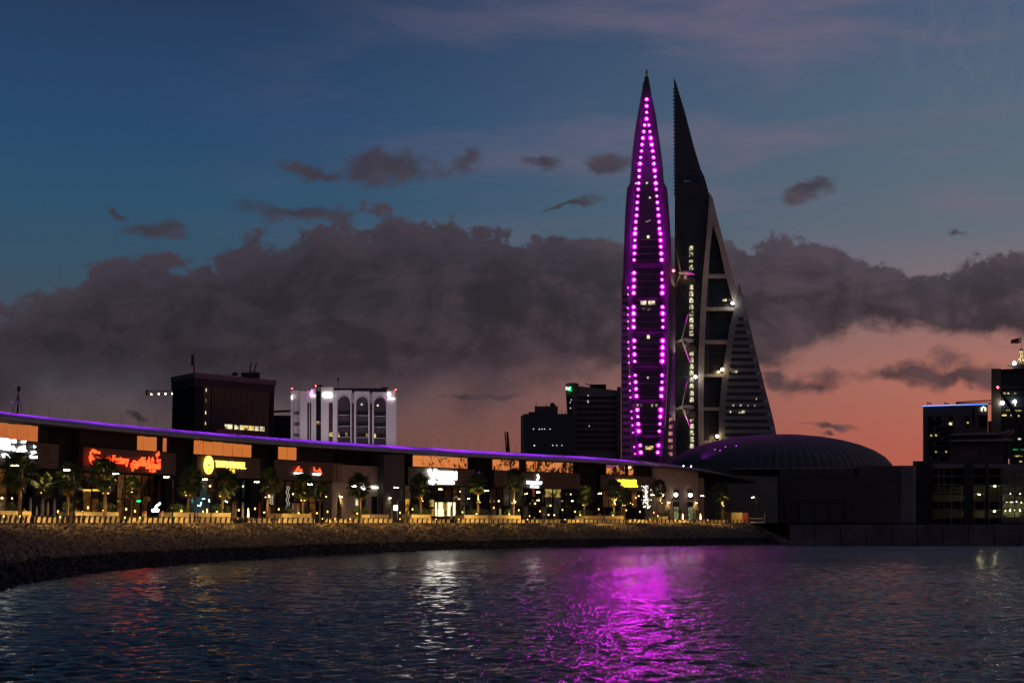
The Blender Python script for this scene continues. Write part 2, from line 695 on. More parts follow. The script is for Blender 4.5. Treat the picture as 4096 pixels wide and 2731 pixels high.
def build_bank():
    mb = MB()
    ss = np.linspace(-110, SEND + 12, 156)
    ts = np.linspace(0, 1.12, 13)
    for s in ss:
        for t in ts:
            p = slope(s, t)
            mb.v.append((p.x, p.y, p.z - 0.18))
    n = len(ts)
    for i in range(len(ss) - 1):
        for j in range(n - 1):
            mb.f.append((i * n + j, i * n + j + 1, (i + 1) * n + j + 1, (i + 1) * n + j))
    bank = mb.build('riprap_bank', ROCK, base=(0, 0, 0), smooth=True)
    struct(bank)
    bank['label'] = 'sloping bank of brown rock armour below the promenade'
    # rocks
    ph = (1 + 5 ** .5) / 2
    ico = np.array([(-1, ph, 0), (1, ph, 0), (-1, -ph, 0), (1, -ph, 0), (0, -1, ph), (0, 1, ph), (0, -1, -ph), (0, 1, -ph),
                    (ph, 0, -1), (ph, 0, 1), (-ph, 0, -1), (-ph, 0, 1)]) / 1.9
    icf = [(0, 11, 5), (0, 5, 1), (0, 1, 7), (0, 7, 10), (0, 10, 11), (1, 5, 9), (5, 11, 4), (11, 10, 2), (10, 7, 6), (7, 1, 8),
           (3, 9, 4), (3, 4, 2), (3, 2, 6), (3, 6, 8), (3, 8, 9), (4, 9, 5), (2, 4, 11), (6, 2, 10), (8, 6, 7), (9, 8, 1)]
    r = np.random.default_rng(11)
    pl = []
    s = -100.0
    while s < SEND + 4:
        w = wdist(s)
        for t in np.arange(0.0, 1.02, 0.68 / w):
            if r.random() < 0.06:
                continue
            tt = t + r.normal() * 0.3 / w
            s2 = s + r.normal() * 0.35
            p = slope(s2, max(-0.01, tt))
            if p.x > 73.2:
                continue
            pl.append((p.x, p.y, p.z + r.normal() * 0.10, r.uniform(0.26, 0.52) * (1.7 if r.random() < .06 else 1)))
        s += 0.68
    pl = np.array(pl)
    # the three hundred that show largest: near the camera, above the dark tide band, in the frame
    pxs = 2048 + FPX * pl[:, 0] / pl[:, 1]
    score = pl[:, 3] / pl[:, 1] + np.where((pxs > 0) & (pxs < 4096) & (pl[:, 2] > 2.2), 0, -9)
    big = set(np.argsort(-score)[:300].tolist())
    meshes = []
    for k in range(10):
        v = ico * r.uniform(0.75, 1.15, (12, 1)) * r.uniform(0.7, 1.25, 3)
        me = bpy.data.meshes.new('stone')
        me.from_pydata(v.tolist(), [], icf)
        me.materials.append(ROCK)
        meshes.append(me)
    V, Fc = [], []
    icn = np.array(icf)
    for i, (x, y, z, sc) in enumerate(pl):
        if i in big:
            inst('stone', meshes[i % 10], bank, (x, y, z), tuple(r.uniform(0, 6.28, 3)), sc)
            continue
        a, b_, c_ = r.uniform(0, 6.28, 3)
        R = np.array(Matrix.Rotation(a, 3, 'X') @ Matrix.Rotation(b_, 3, 'Y') @ Matrix.Rotation(c_, 3, 'Z'))
        v = (ico * r.uniform(0.75, 1.15, (12, 1)) * r.uniform(0.7, 1.25, 3)) @ R.T * sc + (x, y, z)
        Fc.append(icn + 12 * len(V))
        V.append(v)
    me = bpy.data.meshes.new('loose_rocks')
    me.from_pydata(np.vstack(V).tolist(), [], np.vstack(Fc).tolist())
    o = link_mesh('loose_rocks', me, ROCK, bank)
    o['kind'] = 'stuff'


build_bank()

# land, promenade deck, sea wall, quay
CONC = mat('promenade_concrete', (0.22, 0.17, 0.12), 0.85, var=0.3, scale=0.8, bump=0.01)
PAVE = mat('promenade_paving', (0.33, 0.27, 0.20), 0.8, var=0.2, scale=1.5)
DIRT = mat('land', (0.05, 0.045, 0.04), 0.95, var=0.3, scale=0.02, spec=0.0)
QUAY = mat('quay_concrete', (0.13, 0.12, 0.125), 0.9, var=0.35, scale=0.15, bump=0.03, bscale=1.0, spec=0.1)
QEND = 1200.0


def build_land():
    ss = np.linspace(-120, SEND, 70)
    edge = [bp(s, -2.6, DECK) for s in ss]
    # quay runs on to the right from the end of the rock bank
    q0 = Vector((74.0, 437, 0))
    q1 = at(5200, 2092, 437)
    q0.z = q1.z = DECK
    tip = edge[-1]
    mb = MB()
    far = [(6000, q1.y, DECK), (6000, 9000, DECK), (-6000, 9000, DECK), (-6000, edge[0].y, DECK)]
    pts = [(p.x, p.y, DECK) for p in edge if p.x < q0.x + 2] + [(q0.x + 2, q0.y + .5, DECK), (q1.x, q1.y + .5, DECK)] + far
    mb.poly(pts)
    o = mb.build('land', DIRT, base=(0, 0, 0))
    struct(o)
    # paved deck strip, 4 mm proud
    mb = MB()
    mb.strip([bp(s, -2.6, DECK + .004) for s in ss], [bp(s, 33, DECK + .004) for s in ss])
    struct(mb.build('promenade', PAVE, base=(0, 0, 0)))
    # sea wall: coping above the rocks
    mb = MB()
    A = [bp(s, -3.4, DECK + .06) for s in ss]
    B = [bp(s, -2.58, DECK + .06) for s in ss]
    C = [bp(s, -3.4, DECK - 3) for s in ss]
    D = [bp(s, -2.58, DECK - .2) for s in ss]
    mb.strip(A, B).strip(C, A).strip(B, D)
    mb.poly([A[-1], B[-1], D[-1], C[-1]])
    struct(mb.build('sea_wall', CONC, base=(0, 0, 0)))
    # quay wall
    w = struct(MB().hexa([(q0.x, q0.y, -3), (q1.x, q1.y, -3), (q1.x, q1.y + 1, -3), (q0.x + .2, q0.y + 1, -3)],
                         [(q0.x, q0.y, DECK - .35), (q1.x, q1.y, DECK - .35), (q1.x, q1.y + 1, DECK - .35), (q0.x + .2, q0.y + 1, DECK - .35)]).build('quay_wall', QUAY))
    # its separate panels
    n = 20
    d = (q1 - q0) / n
    for k in range(n):
        a = q0 + d * (k + 0.015)
        b = q0 + d * (k + 0.985)
        zt = DECK - 0.7 - (0.25 if k < 8 else 0)
        mb = MB().hexa([(a.x, a.y - .35, -3), (b.x, b.y - .35, -3), (b.x + .06, b.y, -3), (a.x + .06, a.y, -3)],
                       [(a.x, a.y - .35, zt), (b.x, b.y - .35, zt), (b.x + .06, b.y, zt), (a.x + .06, a.y, zt)])
        mb.build('wall_panel', QUAY, w)
    # return wall from the rock bank to the quay
    x = q0.x + .5
    MBb = MB().hexa([(x, q0.y + 1, -3), (x + 1, q0.y + 1, -3), (x + 1, tip.y, -3), (x, tip.y, -3)],
                    [(x, q0.y + 1, .6), (x + 1, q0.y + 1, .6), (x + 1, tip.y, DECK - .05), (x, tip.y, DECK - .05)])
    struct(MBb.build('quay_return_wall', QUAY))


build_land()
# ================================================================== TOWERS
GLASS_D = mat('dark_tower_glass', (0.050, 0.046, 0.056), 0.35, var=0.25, scale=0.15)
GLASS_B = mat('near_black_glass', (0.022, 0.022, 0.028), 0.22, var=0.2, scale=0.2)
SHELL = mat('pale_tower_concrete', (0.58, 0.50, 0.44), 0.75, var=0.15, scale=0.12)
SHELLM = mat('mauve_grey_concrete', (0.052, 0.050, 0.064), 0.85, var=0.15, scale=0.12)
SHELL3 = mat('terraced_grey_cladding', (0.27, 0.26, 0.265), 0.7, var=0.12, scale=0.12)
SHELL2 = mat('grey_tower_cladding', (0.15, 0.14, 0.145), 0.6, var=0.15, scale=0.12)
STEEL = mat('white_turbine_steel', (0.55, 0.50, 0.45), 0.4, metal=0.1, var=0.08)
DKSTEEL = mat('dark_steel', (0.030, 0.028, 0.030), 0.6, metal=0.0, var=0.2, spec=0.15)
LINE = mat('tower_mullion', (0.16, 0.15, 0.17), 0.5, var=0.1)
MAG = emi('magenta_flood', (0.92, 0.010, 1.0), 300.0)
MAG2 = emi('small_magenta_flood', (1.0, 0.06, 0.95), 12.0)
ROOM_C = emi_room('cool_lit_room', '#fff3c4', 1.1, 0.5)
ROOM_Y = emi_room('yellow_lit_room', '#ffe58a', 1.0, 0.6)
ROOM_P = emi_room('pink_lit_room', '#ffb892', 0.55, 0.5)
WARMPT = emi('warm_point_lamp', (1.0, 0.72, 0.38), 30.0)
WHITEPT = emi('white_point_lamp', (1.0, 0.96, 0.88), 26.0)
REDPT = emi('red_beacon', (1.0, 0.03, 0.04), 30.0)


def P(pts, Y):
    return [at(x, 2112 if y > 2080 else y, Y) for x, y in pts]


def ext(pts, Y, depth, taper=1.0):
    """an outline at its true distance, with real depth behind it"""
    f = P(pts, Y)
    cx = sum(p.x for p in f) / len(f)
    b = [Vector((cx + (p.x - cx) * taper + p.x / Y * depth, p.y + depth, p.z)) for p in f]
    n = len(f)
    return MB().add(f + b, [tuple(range(n)), tuple(range(2 * n - 1, n - 1, -1))] + [(i, i + n, (i + 1) % n + n, (i + 1) % n) for i in range(n)])


def rprism(pts, d):
    """outline carried back along the line of sight, so that its flanks stay hidden as in the photograph"""
    x = sum(p.x for p in pts) / len(pts)
    y = sum(p.y for p in pts) / len(pts)
    return MB().prism(pts, (x / y * d, d, 0))


def quadbox(mb, x0, x1, y0, y1, Y, d):
    """upright box between two columns and two rows of the photograph"""
    y1 = 2112 if y1 > 2080 else y1
    a, b, c, e = at(x0, y1, Y), at(x1, y1, Y), at(x1, y0, Y), at(x0, y0, Y)
    mb.prism([a, b, c, e], ((a.x + b.x) / 2 / Y * d, d, 0))
    return mb


def interp(tab, y):
    ys = [q[1] for q in tab]
    xs = [q[0] for q in tab]
    return float(np.interp(y, ys, xs))


def sphere_mesh(r, m, name):
    mb = MB()
    mb.lathe([(r * math.sin(a), -r * math.cos(a)) for a in np.linspace(0.25, math.pi - 0.25, 5)], n=8)
    return mesh_of(mb, m, name)


def build_left_tower():
    Y = 838.0
    base = at(2586, 2086, Y)
    t = thing('sail_tower', 'tall tapering tower lit by two columns of magenta lamps', 'tower', (base.x, Y, DECK))
    cl = [(2586.5, 300), (2579, 309), (2566, 389), (2550, 475), (2538, 556), (2529, 642), (2523, 735), (2524, 900), (2522, 1060), (2521, 2095)]
    cr = [(2594, 309), (2606.6, 389), (2621, 452), (2629.5, 510), (2641, 590), (2651, 670), (2655, 734), (2656, 900), (2660, 1060), (2660, 2095)]
    ext(cl + cr[::-1], Y, 30, 0.8).build('glass_core', GLASS_D, t)
    fin = ext([(2577, 310), (2586.5, 275), (2596, 310)], Y + 3, 3, 0.5).build('finial', DKSTEEL, t)
    inst('beacon', sphere_mesh(0.6, WHITEPT, 'beacon'), fin, at(2586.5, 307, Y + 2))
    # serrated fins on the spire edges
    for tab, sg in ((cl[1:7], -1), (cr[:7], 1)):
        mb = MB()
        for y in np.arange(330, 730, 14):
            x = interp(tab, y)
            a = at(x, y, Y + 1)
            mb.box((a.x + sg * 0.1, a.y + 2, a.z), (0.5, 3, 0.45))
        mb.build('edge_fins', DKSTEEL, t)
    ll_o = [(2532, 725), (2523, 728), (2508, 754), (2500, 860), (2494, 1032), (2492, 1110), (2506, 1150), (2517, 1240), (2517, 1335), (2520, 1488), (2527, 1608), (2538, 1740), (2543, 1826), (2556, 2095)]
    ll_i = [(2541, 760), (2536, 900), (2533, 1052), (2533, 1200), (2533, 1335), (2535, 1488), (2541, 1608), (2552, 1740), (2556, 1826), (2569, 2095)]
    lr_o = [(2646, 725), (2655, 728), (2668.6, 754), (2675.5, 831), (2684, 957), (2686, 1060), (2686, 1090), (2678, 1150), (2674, 1240), (2673, 1335), (2670, 1488), (2664, 1608), (2657, 1740), (2652, 1826), (2640, 2095)]
    lr_i = [(2637, 760), (2643, 900), (2646, 1052), (2650, 1200), (2651, 1335), (2650, 1488), (2645, 1608), (2638, 1740), (2633, 1826), (2625, 2095)]
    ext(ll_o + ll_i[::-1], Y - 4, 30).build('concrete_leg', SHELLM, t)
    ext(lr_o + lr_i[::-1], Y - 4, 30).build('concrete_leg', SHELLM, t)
    ext([(2494, 1108), (2486, 1132), (2485, 1545), (2486, 2095), (2554, 2095), (2541, 1826), (2536, 1740), (2525, 1608), (2518, 1488), (2515, 1335), (2515, 1240), (2506, 1160)], Y - 3.4, 34).build('lower_wing', SHELL2, t)
    ext([(2681, 1086), (2701, 1150), (2702, 2095), (2642, 2095), (2654, 1826), (2659, 1740), (2666, 1608), (2672, 1488), (2675, 1335), (2676, 1240)], Y - 3.4, 34).build('lower_wing', SHELL2, t)
    for y0, y1 in ((1052, 1066), (1189, 1201), (1324, 1336), (1459, 1472), (1598, 1610), (1738, 1751)):
        a, b = interp(ll_i, y0) - 1, interp(lr_i, y0) + 1
        quadbox(MB(), a, b, y0, y1, Y - 3, 4).build('cross_beam', SHELLM, t)
    # storey lines between the legs
    y = 960.0
    while y < 1830:
        a, b = interp(ll_i, y), interp(lr_i, y)
        if not any(abs(y - q) < 9 for q in (1059, 1195, 1330, 1465, 1604, 1744)):
            quadbox(MB(), a + 3, b - 3, y - 1.6, y + 1.6, Y - 1.0, 2).build('floor_edge', SHELL2, t)
        y += 27.3
    # window strips on the wings
    wm = None
    for y in np.arange(1180, 1826, 27.3):
        for x0, x1 in ((2490, 2509),):
            x1 = min(x1 + max(0, (y - 1500) * 0.05), 2530)
            quadbox(MB(), x0, x1, y, y + 12, Y - 3.6, 1).build('window_strip', GLASS_B, t)
        lit = y > 1660
        xa = interp([(2683, 1100), (2682, 1500), (2676, 1620), (2672, 1723), (2667, 1826)], y)
        o = quadbox(MB(), xa + 3, 2690, y, y + 14, Y - 3.6, 1).build('window_strip', ROOM_P if lit else LINE, t)
        quadbox(MB(), 2692, 2699, y, y + 14, Y - 3.6, 1).build('window_strip', LINE, t)
    for x0, x1, y0, y1, m in ((2546, 2560, 1201, 1218, GLASS_B), (2563, 2571, 1201, 1218, ROOM_C), (2572, 2585, 1201, 1218, ROOM_C), (2593, 2602, 1201, 1218, ROOM_C), (2604, 2620, 1201, 1218, ROOM_C),
                              (2572, 2576, 1232, 1240, ROOM_C), (2590, 2600, 1232, 1240, ROOM_C), (2588, 2599, 1340, 1353, ROOM_C), (2584, 2592, 729, 734, ROOM_C), (2596, 2603, 788, 792, ROOM_C),
                              (2583, 2592, 885, 888, ROOM_C), (2593, 2601, 880, 883, ROOM_C), (2588, 2598, 942, 952, ROOM_C), (2547, 2554, 1616, 1622, ROOM_C), (2563, 2568, 1616, 1622, ROOM_C),
                              (2605, 2611, 1616, 1626, ROOM_C), (2622, 2628, 1616, 1624, ROOM_C), (2582, 2613, 1783, 1797, ROOM_Y), (2540, 2546, 731, 735, ROOM_C), (2589, 2594, 1506, 1514, ROOM_C)):
        quadbox(MB(), x0, x1, y0, y1, Y - 1.2, 1).build('lit_window', m, t)
    # magenta lamps
    z1y = [525, 570, 615, 660, 705, 750, 793, 840, 884, 929, 972, 1019, 1063, 1108, 1153, 1198, 1245, 1280, 1326, 1371, 1418, 1463]
    z1l = [311, 305, 299, 293, 289, 283, 279, 274, 273, 270, 267, 264, 260, 258, 255, 250, 247, 244, 243, 241, 240, 238]
    z1r = [341, 348, 354, 361, 367, 373, 376, 382, 385, 389, 392, 396, 400, 404, 408, 412, 415, 420, 422, 424, 427, 430]
    K = 1.7425
    pts = [(2586.5, y) for y in (398, 425, 450, 476)]
    for y, a, b in zip(z1y, z1l, z1r):
        pts += [(a / K + 2400, y / K + 200), (b / K + 2400, y / K + 200)]
    z2 = [(160, 237, 432), (207, 237, 432), (255, 236, 434), (300, 235, 434), (397, 235, 436), (442, 235, 437), (490, 235, 438), (537, 235, 438),
          (631, 238, 437), (679, 239, 436), (727, 240, 435), (775, 242, 434), (872, 246, 433), (919, 249, 432), (967, 252, 430), (1017, 254, 428),
          (1113, 260, 424), (1160, 263, 421), (1211, 266, 418), (1261, 270, 414), (1360, 280, 407), (1409, 285, 403)]
    for y, a, b in z2:
        pts += [(a / K + 2400, y / K + 1000), (b / K + 2400, y / K + 1000)]
    me = mesh_of(MB().lathe([(0.46, -.10), (0.48, .03), (0.38, .15), (0.15, .2)], n=10), MAG, 'facade_lamp')
    rg = mesh_of(MB().lathe([(1.15, -.42), (1.2, -.28), (0.9, -.18), (0.5, -.14)], n=12), emi('magenta_halo', (0.95, 0.012, 0.95), 0.42), 'halo_ring')  # added glowing ring that imitates the bloom around each lamp
    r = random.Random(5)
    for x, y in pts:
        fl = inst('facade_lamp', me, t, at(x, y, Y - (4.45 if y > 725 else 0.55)), (math.pi / 2, 0, 0), r.choice((0.80, 0.95, 1.05, 1.2)) if y < 900 else r.choice((0.85, 1.0, 1.15, 1.3)))
        for nm_, ms_ in (('halo_ring', rg),):
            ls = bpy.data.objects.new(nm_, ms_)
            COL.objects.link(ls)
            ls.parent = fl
    mb = MB()
    mb.lathe([(0.3, -0.2), (0.34, 0.0), (0.15, 0.2)], n=8)
    me = mesh_of(mb, MAG2, 'small_lamp')
    for y, x in ((263, 195), (310, 195), (404, 194), (451, 194), (497, 195), (546, 195), (641, 197), (688, 199), (737, 200), (785, 201), (881, 206), (929, 208), (978, 210),
                 (1026, 213), (1124, 219), (1170, 222), (1220, 227), (1271, 231), (1371, 239), (1419, 244)):
        inst('small_lamp', me, t, at(x / K + 2400, y / K + 1000, Y - 5.0), (math.pi / 2, 0, 0), 0.9)


build_left_tower()


def build_right_tower():
    Y = 856.0
    base = at(2760, 2086, Y)
    t = thing('sail_tower', 'dark sail shaped tower with pale concrete frame, right of the magenta one', 'tower', (base.x, Y, DECK))
    sl = [(2697, 342), (2698, 500), (2699, 800), (2699, 1000), (2701, 1200), (2702, 1820), (2703, 2095)]
    sr = [(2707, 343), (2723, 395), (2738.6, 447), (2752, 498), (2764, 544), (2776, 590), (2790, 636), (2802, 676), (2817, 708), (2827.6, 745), (2838, 785),
          (2838, 1000), (2836, 1300), (2836, 2095)]
    ext(sl + sr[::-1], Y, 34).build('glass_sail', GLASS_D, t)
    ext([(2696, 343), (2695.5, 309), (2708, 343)], Y + 2, 4, 0.6).build('finial', DKSTEEL, t)
    for tab, sg in ((sr[:11], 1), (sl[:4], -1)):
        mb = MB()
        for y in np.arange(352, 780, 15):
            a = at(interp(tab, y), y, Y + 1)
            mb.box((a.x + sg * 0.1, a.y + 2, a.z), (0.5, 3, 0.45))
        mb.build('edge_fins', DKSTEEL, t)
    # diagrid
    inner = [(2838, 785), (2837, 803), (2830, 889), (2822, 992), (2812, 1090), (2804.6, 1201), (2799, 1287), (2794, 1430), (2792, 1574), (2793, 1798), (2794, 2095)]
    mb = MB()

    def bar(a, b, w=0.16):
        mb.tube([at(a[0], a[1], Y - 0.25), at(b[0], b[1], Y - 0.25)], w, 4)
    ys = list(np.arange(764, 1830, 53))
    for y in ys:
        bar((2702, y), (interp(inner, y) - 2, y - 3), 0.13)
    for y in ys[:-1]:
        w = interp(inner, y) - 2702
        for k in range(3):
            x0 = 2702 + w * k / 3
            x1 = 2702 + w * (k + 1) / 3
            bar((x0, y + 53), ((x0 + x1) / 2, y), 0.09)
            bar(((x0 + x1) / 2, y), (x1, y + 53), 0.09)
    mb.build('diagrid', LINE, t)
    quadbox(MB(), 2716, 2798, 702, 732, Y - 0.6, 1).build('maintenance_bay', GLASS_B, t)
    quadbox(MB(), 2735, 2762, 722, 727, Y - 0.9, 1).build('maintenance_cradle', STEEL, t)
    # second shell: concrete frame round an open triangle
    so = [(2838, 767), (2850.5, 791), (2870.6, 877), (2885, 929), (2899, 986), (2919, 1061), (2927, 1095), (2934, 1115), (2945, 1155), (2960, 1230)]
    leg = [(2838, 767), (2851.6, 897), (2839, 1003), (2834, 1095), (2831.6, 1115), (2824.7, 1230), (2819, 1356), (2816, 1499), (2814, 1631), (2816, 1763), (2816, 2095),
           (2794, 2095)] + inner[1:10][::-1]
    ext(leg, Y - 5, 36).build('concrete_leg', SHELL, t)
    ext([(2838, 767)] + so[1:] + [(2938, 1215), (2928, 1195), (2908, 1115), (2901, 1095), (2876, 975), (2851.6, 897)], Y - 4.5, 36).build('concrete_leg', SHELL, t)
    ext([(2851.6, 890), (2910, 1100), (2945, 1230), (2905, 1500), (2880, 2095), (2812, 2095), (2812, 1631), (2830, 1115)], Y + 3, 26).build('recessed_glass', GLASS_B, t)
    lw = [(2957, 1133), (2945, 1189), (2934, 1247), (2919, 1304), (2908, 1373), (2896, 1453), (2889, 1505), (2882, 1574), (2876, 1654), (2875, 1763), (2875, 2095)]
    for y0, y1 in ((1096, 1110), (1228, 1242), (1360, 1374), (1495, 1507), (1628, 1640), (1761, 1774)):
        a = interp([(2851.6, 897), (2834, 1095), (2824.7, 1230), (2819, 1356), (2816, 1499), (2814, 1631), (2816, 1763)], y0)
        b = interp([(2876, 975), (2908, 1115), (2930, 1200)], y0) if y0 < 1200 else interp(lw, y0)
        quadbox(MB(), a - 1, b + 2, y0, y1, Y - 4, 4).build('cross_beam', SHELL, t)
    for y in np.arange(1000, 1820, 27.3):
        if any(abs(y - q) < 10 for q in (1103, 1235, 1367, 1501, 1634, 1767)):
            continue
        a = interp([(2851.6, 897), (2834, 1095), (2824.7, 1230), (2819, 1356), (2816, 1499), (2814, 1631), (2816, 1763)], y)
        b = interp([(2876, 975), (2908, 1115), (2930, 1200)], y) if y < 1200 else interp(lw, y)
        if b - a > 8:
            quadbox(MB(), a, b, y - 1, y + 1, Y + 2.4, 1).build('floor_edge', GLASS_D, t)
    # outer wing with bands of windows
    rw = [(2957, 1133), (2974, 1189), (3002.6, 1316), (3031, 1436), (3060, 1551), (3083, 1637), (3097, 1694), (3105, 1735), (3118, 1800), (3150, 2095)]
    ext(lw + rw[1:][::-1], Y - 6.5, 42).build('outer_wing', SHELL3, t)
    for k, y in enumerate(np.arange(1268, 1800, 27.3)):
        a = interp(lw, y) + 24 - min(0, (1500 - y) * 0.0)
        b = interp(rw, y) - 20
        if b - a > 6:
            quadbox(MB(), a, b, y, y + 12.5, Y - 6.7, 1).build('window_band', GLASS_B, t)
        b2 = interp(rw, y) - 4
        quadbox(MB(), interp(rw, y) - 15, b2, y + 2, y + 13, Y - 6.7, 1).build('window_strip', LINE if k % 2 else SHELL, t)
    for x0, x1, y0, y1 in ((2928, 2935, 1481, 1491), (2938, 2949, 1481, 1491), (2931, 2936, 1618, 1624), (2960, 2965, 1618, 1624), (2990, 2994, 1620, 1626), (3017, 3020, 1620, 1626),
                           (2965, 2980, 1642, 1652), (2955, 2962, 1644, 1652), (2920, 2924, 1642, 1650), (3024, 3027, 1592, 1598)):
        quadbox(MB(), x0, x1, y0, y1, Y - 6.9, 0.5).build('lit_window', ROOM_C, t)
    for x0, x1, y0, y1 in ((2889, 2907, 1196, 1204), (2916, 2926, 1197, 1203), (2866, 2882, 1482, 1492)):
        quadbox(MB(), x0, x1, y0, y1, Y + 2.2, 0.5).build('lit_window', ROOM_C, t)
    # the lit stair windows, one to a storey, each with its cross bracing
    zy = [30, 75, 120, 258, 304, 350, 397, 442, 488, 533, 579, 718, 764, 810, 855, 901, 948, 994, 1041, 1180, 1226, 1272, 1318, 1364, 1410]
    for k, q in enumerate([-14] + zy):
        x = 635 + (max(q, 0)) * 0.0045
        cx, cy = x / K175 + 2400, q / K175 + 1000
        h = 9.2 if k not in (2,) else 5
        o = quadbox(MB(), cx - 7.5, cx + 7.5, cy - h, cy + h, Y - 0.8, 0.5).build('lit_window', ROOM_C, t)
        mb = MB()
        for sx in (-1, 1):
            mb.tube([at(cx + sx * 7, cy - h, Y - 1.1), at(cx + sx * 2.2, cy + h * .7, Y - 1.1)], 0.11, 4)
        mb.tube([at(cx - 2.2, cy + h * .7, Y - 1.1), at(cx + 2.2, cy + h * .7, Y - 1.1)], 0.11, 4)
        mb.build('bracing', DKSTEEL, o)
    me = sphere_mesh(0.75, WARMPT, 'flood_lamp')
    mw = sphere_mesh(0.75, WHITEPT, 'flood_lamp')
    for x, y, m in ((2930, 1213, mw), (2888, 1478, me), (2869, 1744, me), (2782, 1507, mw)):
        inst('flood_lamp', m, t, at(x, y, Y - 8))


K175 = 1.7425
build_right_tower()

# bridges with turbines between the towers
BR = [('top', 1094, (0.0, 1)), ('mid', 1362, (0, 1)), ('low', 1629, (0, 1))]


def turbine(px, py, angs, lab):
    Y = 839.0
    hub = at(px, py, Y)
    pb = at(2735, py + 22, Y + 12)
    br = MB()
    A, B = at(2698, py + 8, 846), at(2782, py + 32, 846)
    n = 10
    prof = []
    for k in range(n + 1):
        u = k / n
        w = 1.2 + 2.6 * math.sin(math.pi * min(1, u * 1.05))
        c = A.lerp(B, u)
        prof.append([(c.x, c.y - w, c.z), (c.x, c.y, c.z + 1.3), (c.x, c.y + w, c.z), (c.x, c.y, c.z - 0.6 - w * 0.9)])
    o = []
    for q in prof:
        o += q
    fs = []
    for k in range(n):
        for j in range(4):
            fs.append((k * 4 + j, k * 4 + (j + 1) % 4, (k + 1) * 4 + (j + 1) % 4, (k + 1) * 4 + j))
    fs += [(0, 1, 2, 3), (n * 4 + 3, n * 4 + 2, n * 4 + 1, n * 4)]
    br.add(o, fs)
    ob = br.build('skybridge', mat('bridge_skin', (0.10, 0.085, 0.075), 0.5, var=0.15, scale=0.3), smooth=True)
    tag(ob, 'dark keel shaped bridge joining the two towers, %s of three' % lab, 'bridge', 'bridges between the towers')
    t = thing('wind_turbine', 'white three bladed wind turbine on the %s bridge between the towers' % lab, 'wind turbine', tuple(hub), 'wind turbines between the towers')
    yaw = math.radians(65)
    ax = Vector((math.sin(yaw) * -1, -math.cos(yaw), 0))       # rotor axis
    sd = Vector((math.cos(yaw), -math.sin(yaw), 0))
    nb = MB()
    nb.tube([hub - ax * 0.4, hub - ax * 2.2, hub - ax * 5.5, hub - ax * 7.0], [0.9, 1.25, 1.2, 0.6], 10)
    nb.tube([hub - ax * 3.0 + Vector((0, 0, -3.2)), hub - ax * 3.0], [0.9, 0.8], 8)
    nb.build('nacelle', STEEL, t, smooth=True)
    MB().tube([hub - ax * 0.4, hub + ax * 0.5, hub + ax * 1.3], [0.95, 0.85, 0.15], 10).build('hub', STEEL, t, smooth=True)
    lp = hub + Vector((-2.5, -9.0, -9.0))
    MB().lathe([(.2, -.2), (.35, 0), (.3, .3)], tuple(lp), 8).build('spotlight', DKSTEEL, t)
    MB().tube([lp, Vector((lp.x + .5, 846, hub.z - 2.5))], .08, 4).build('spotlight_arm', DKSTEEL, t)
    spot('rotor_spot', lp + Vector((0, 0, .5)), hub, (1.0, .80, .58), 2400, 95, .7, .3, t)
    for a in angs:
        w = math.radians(a)
        d = sd * math.sin(w) + Vector((0, 0, 1)) * math.cos(w)
        c = d.cross(ax)
        L = 14.4
        mb = MB()
        rows = []
        for u, ch, th in ((0.03, 0.7, 0.6), (0.16, 1.5, 0.5), (0.5, 1.1, 0.3), (0.85, 0.7, 0.15), (1.0, 0.25, 0.05)):
            p = hub + d * (L * u)
            rows += [p + c * ch * 0.4, p + ax * th * .5, p - c * ch * 0.6, p - ax * th * .5]
        fs = []
        for k in range(4):
            for j in range(4):
                fs.append((k * 4 + j, k * 4 + (j + 1) % 4, (k + 1) * 4 + (j + 1) % 4, (k + 1) * 4 + j))
        fs += [(3, 2, 1, 0), (16, 17, 18, 19)]
        mb.add(rows, fs)
        mb.build('blade', STEEL, t)


turbine(562 / K175 + 2400, 158 / K175 + 1000, (-18, 102, 222), 'topmost')
turbine(569 / K175 + 2400, 627 / K175 + 1000, (28, 148, 268), 'middle')
turbine(570 / K175 + 2400, 1093 / K175 + 1000, (24, 144, 264), 'lowest')
o_ = MB()
for x, y in ((2694, 1083),):
    inst_o = MB().lathe([(0.5, -.5), (0.7, 0), (0.5, .5)], tuple(at(x, y, 830))).build('bridge_beacon', REDPT)
    tag(inst_o, 'small pink beacon at the tip of the topmost turbine bridge', 'lamp')

# ================================================================== OTHER BUILDINGS
BROWN = mat('dark_brown_cladding', (0.026, 0.026, 0.027), 0.9, var=0.2, scale=0.1, spec=0.0)
BROWN2 = mat('brown_parapet', (0.095, 0.080, 0.070), 0.8, var=0.2, scale=0.1)
BLUEG = mat('blue_black_glass', (0.020, 0.026, 0.034), 0.2, var=0.2, scale=0.2, spec=0.12)
WHITEC = mat('white_concrete', (0.70, 0.66, 0.66), 0.75, var=0.08, scale=0.1)
GREYC = mat('grey_office_concrete', (0.16, 0.145, 0.15), 0.8, var=0.15, scale=0.1)
GREYD = mat('dark_grey_concrete', (0.075, 0.07, 0.078), 0.8, var=0.2, scale=0.1)
NIGHTW = mat('unlit_window', (0.018, 0.018, 0.022), 0.2, var=0.15, scale=0.3, spec=0.15)


def rail(px, py, pts, r=0.12, Y=700):
    return [at(a, b, Y) for a, b in pts]


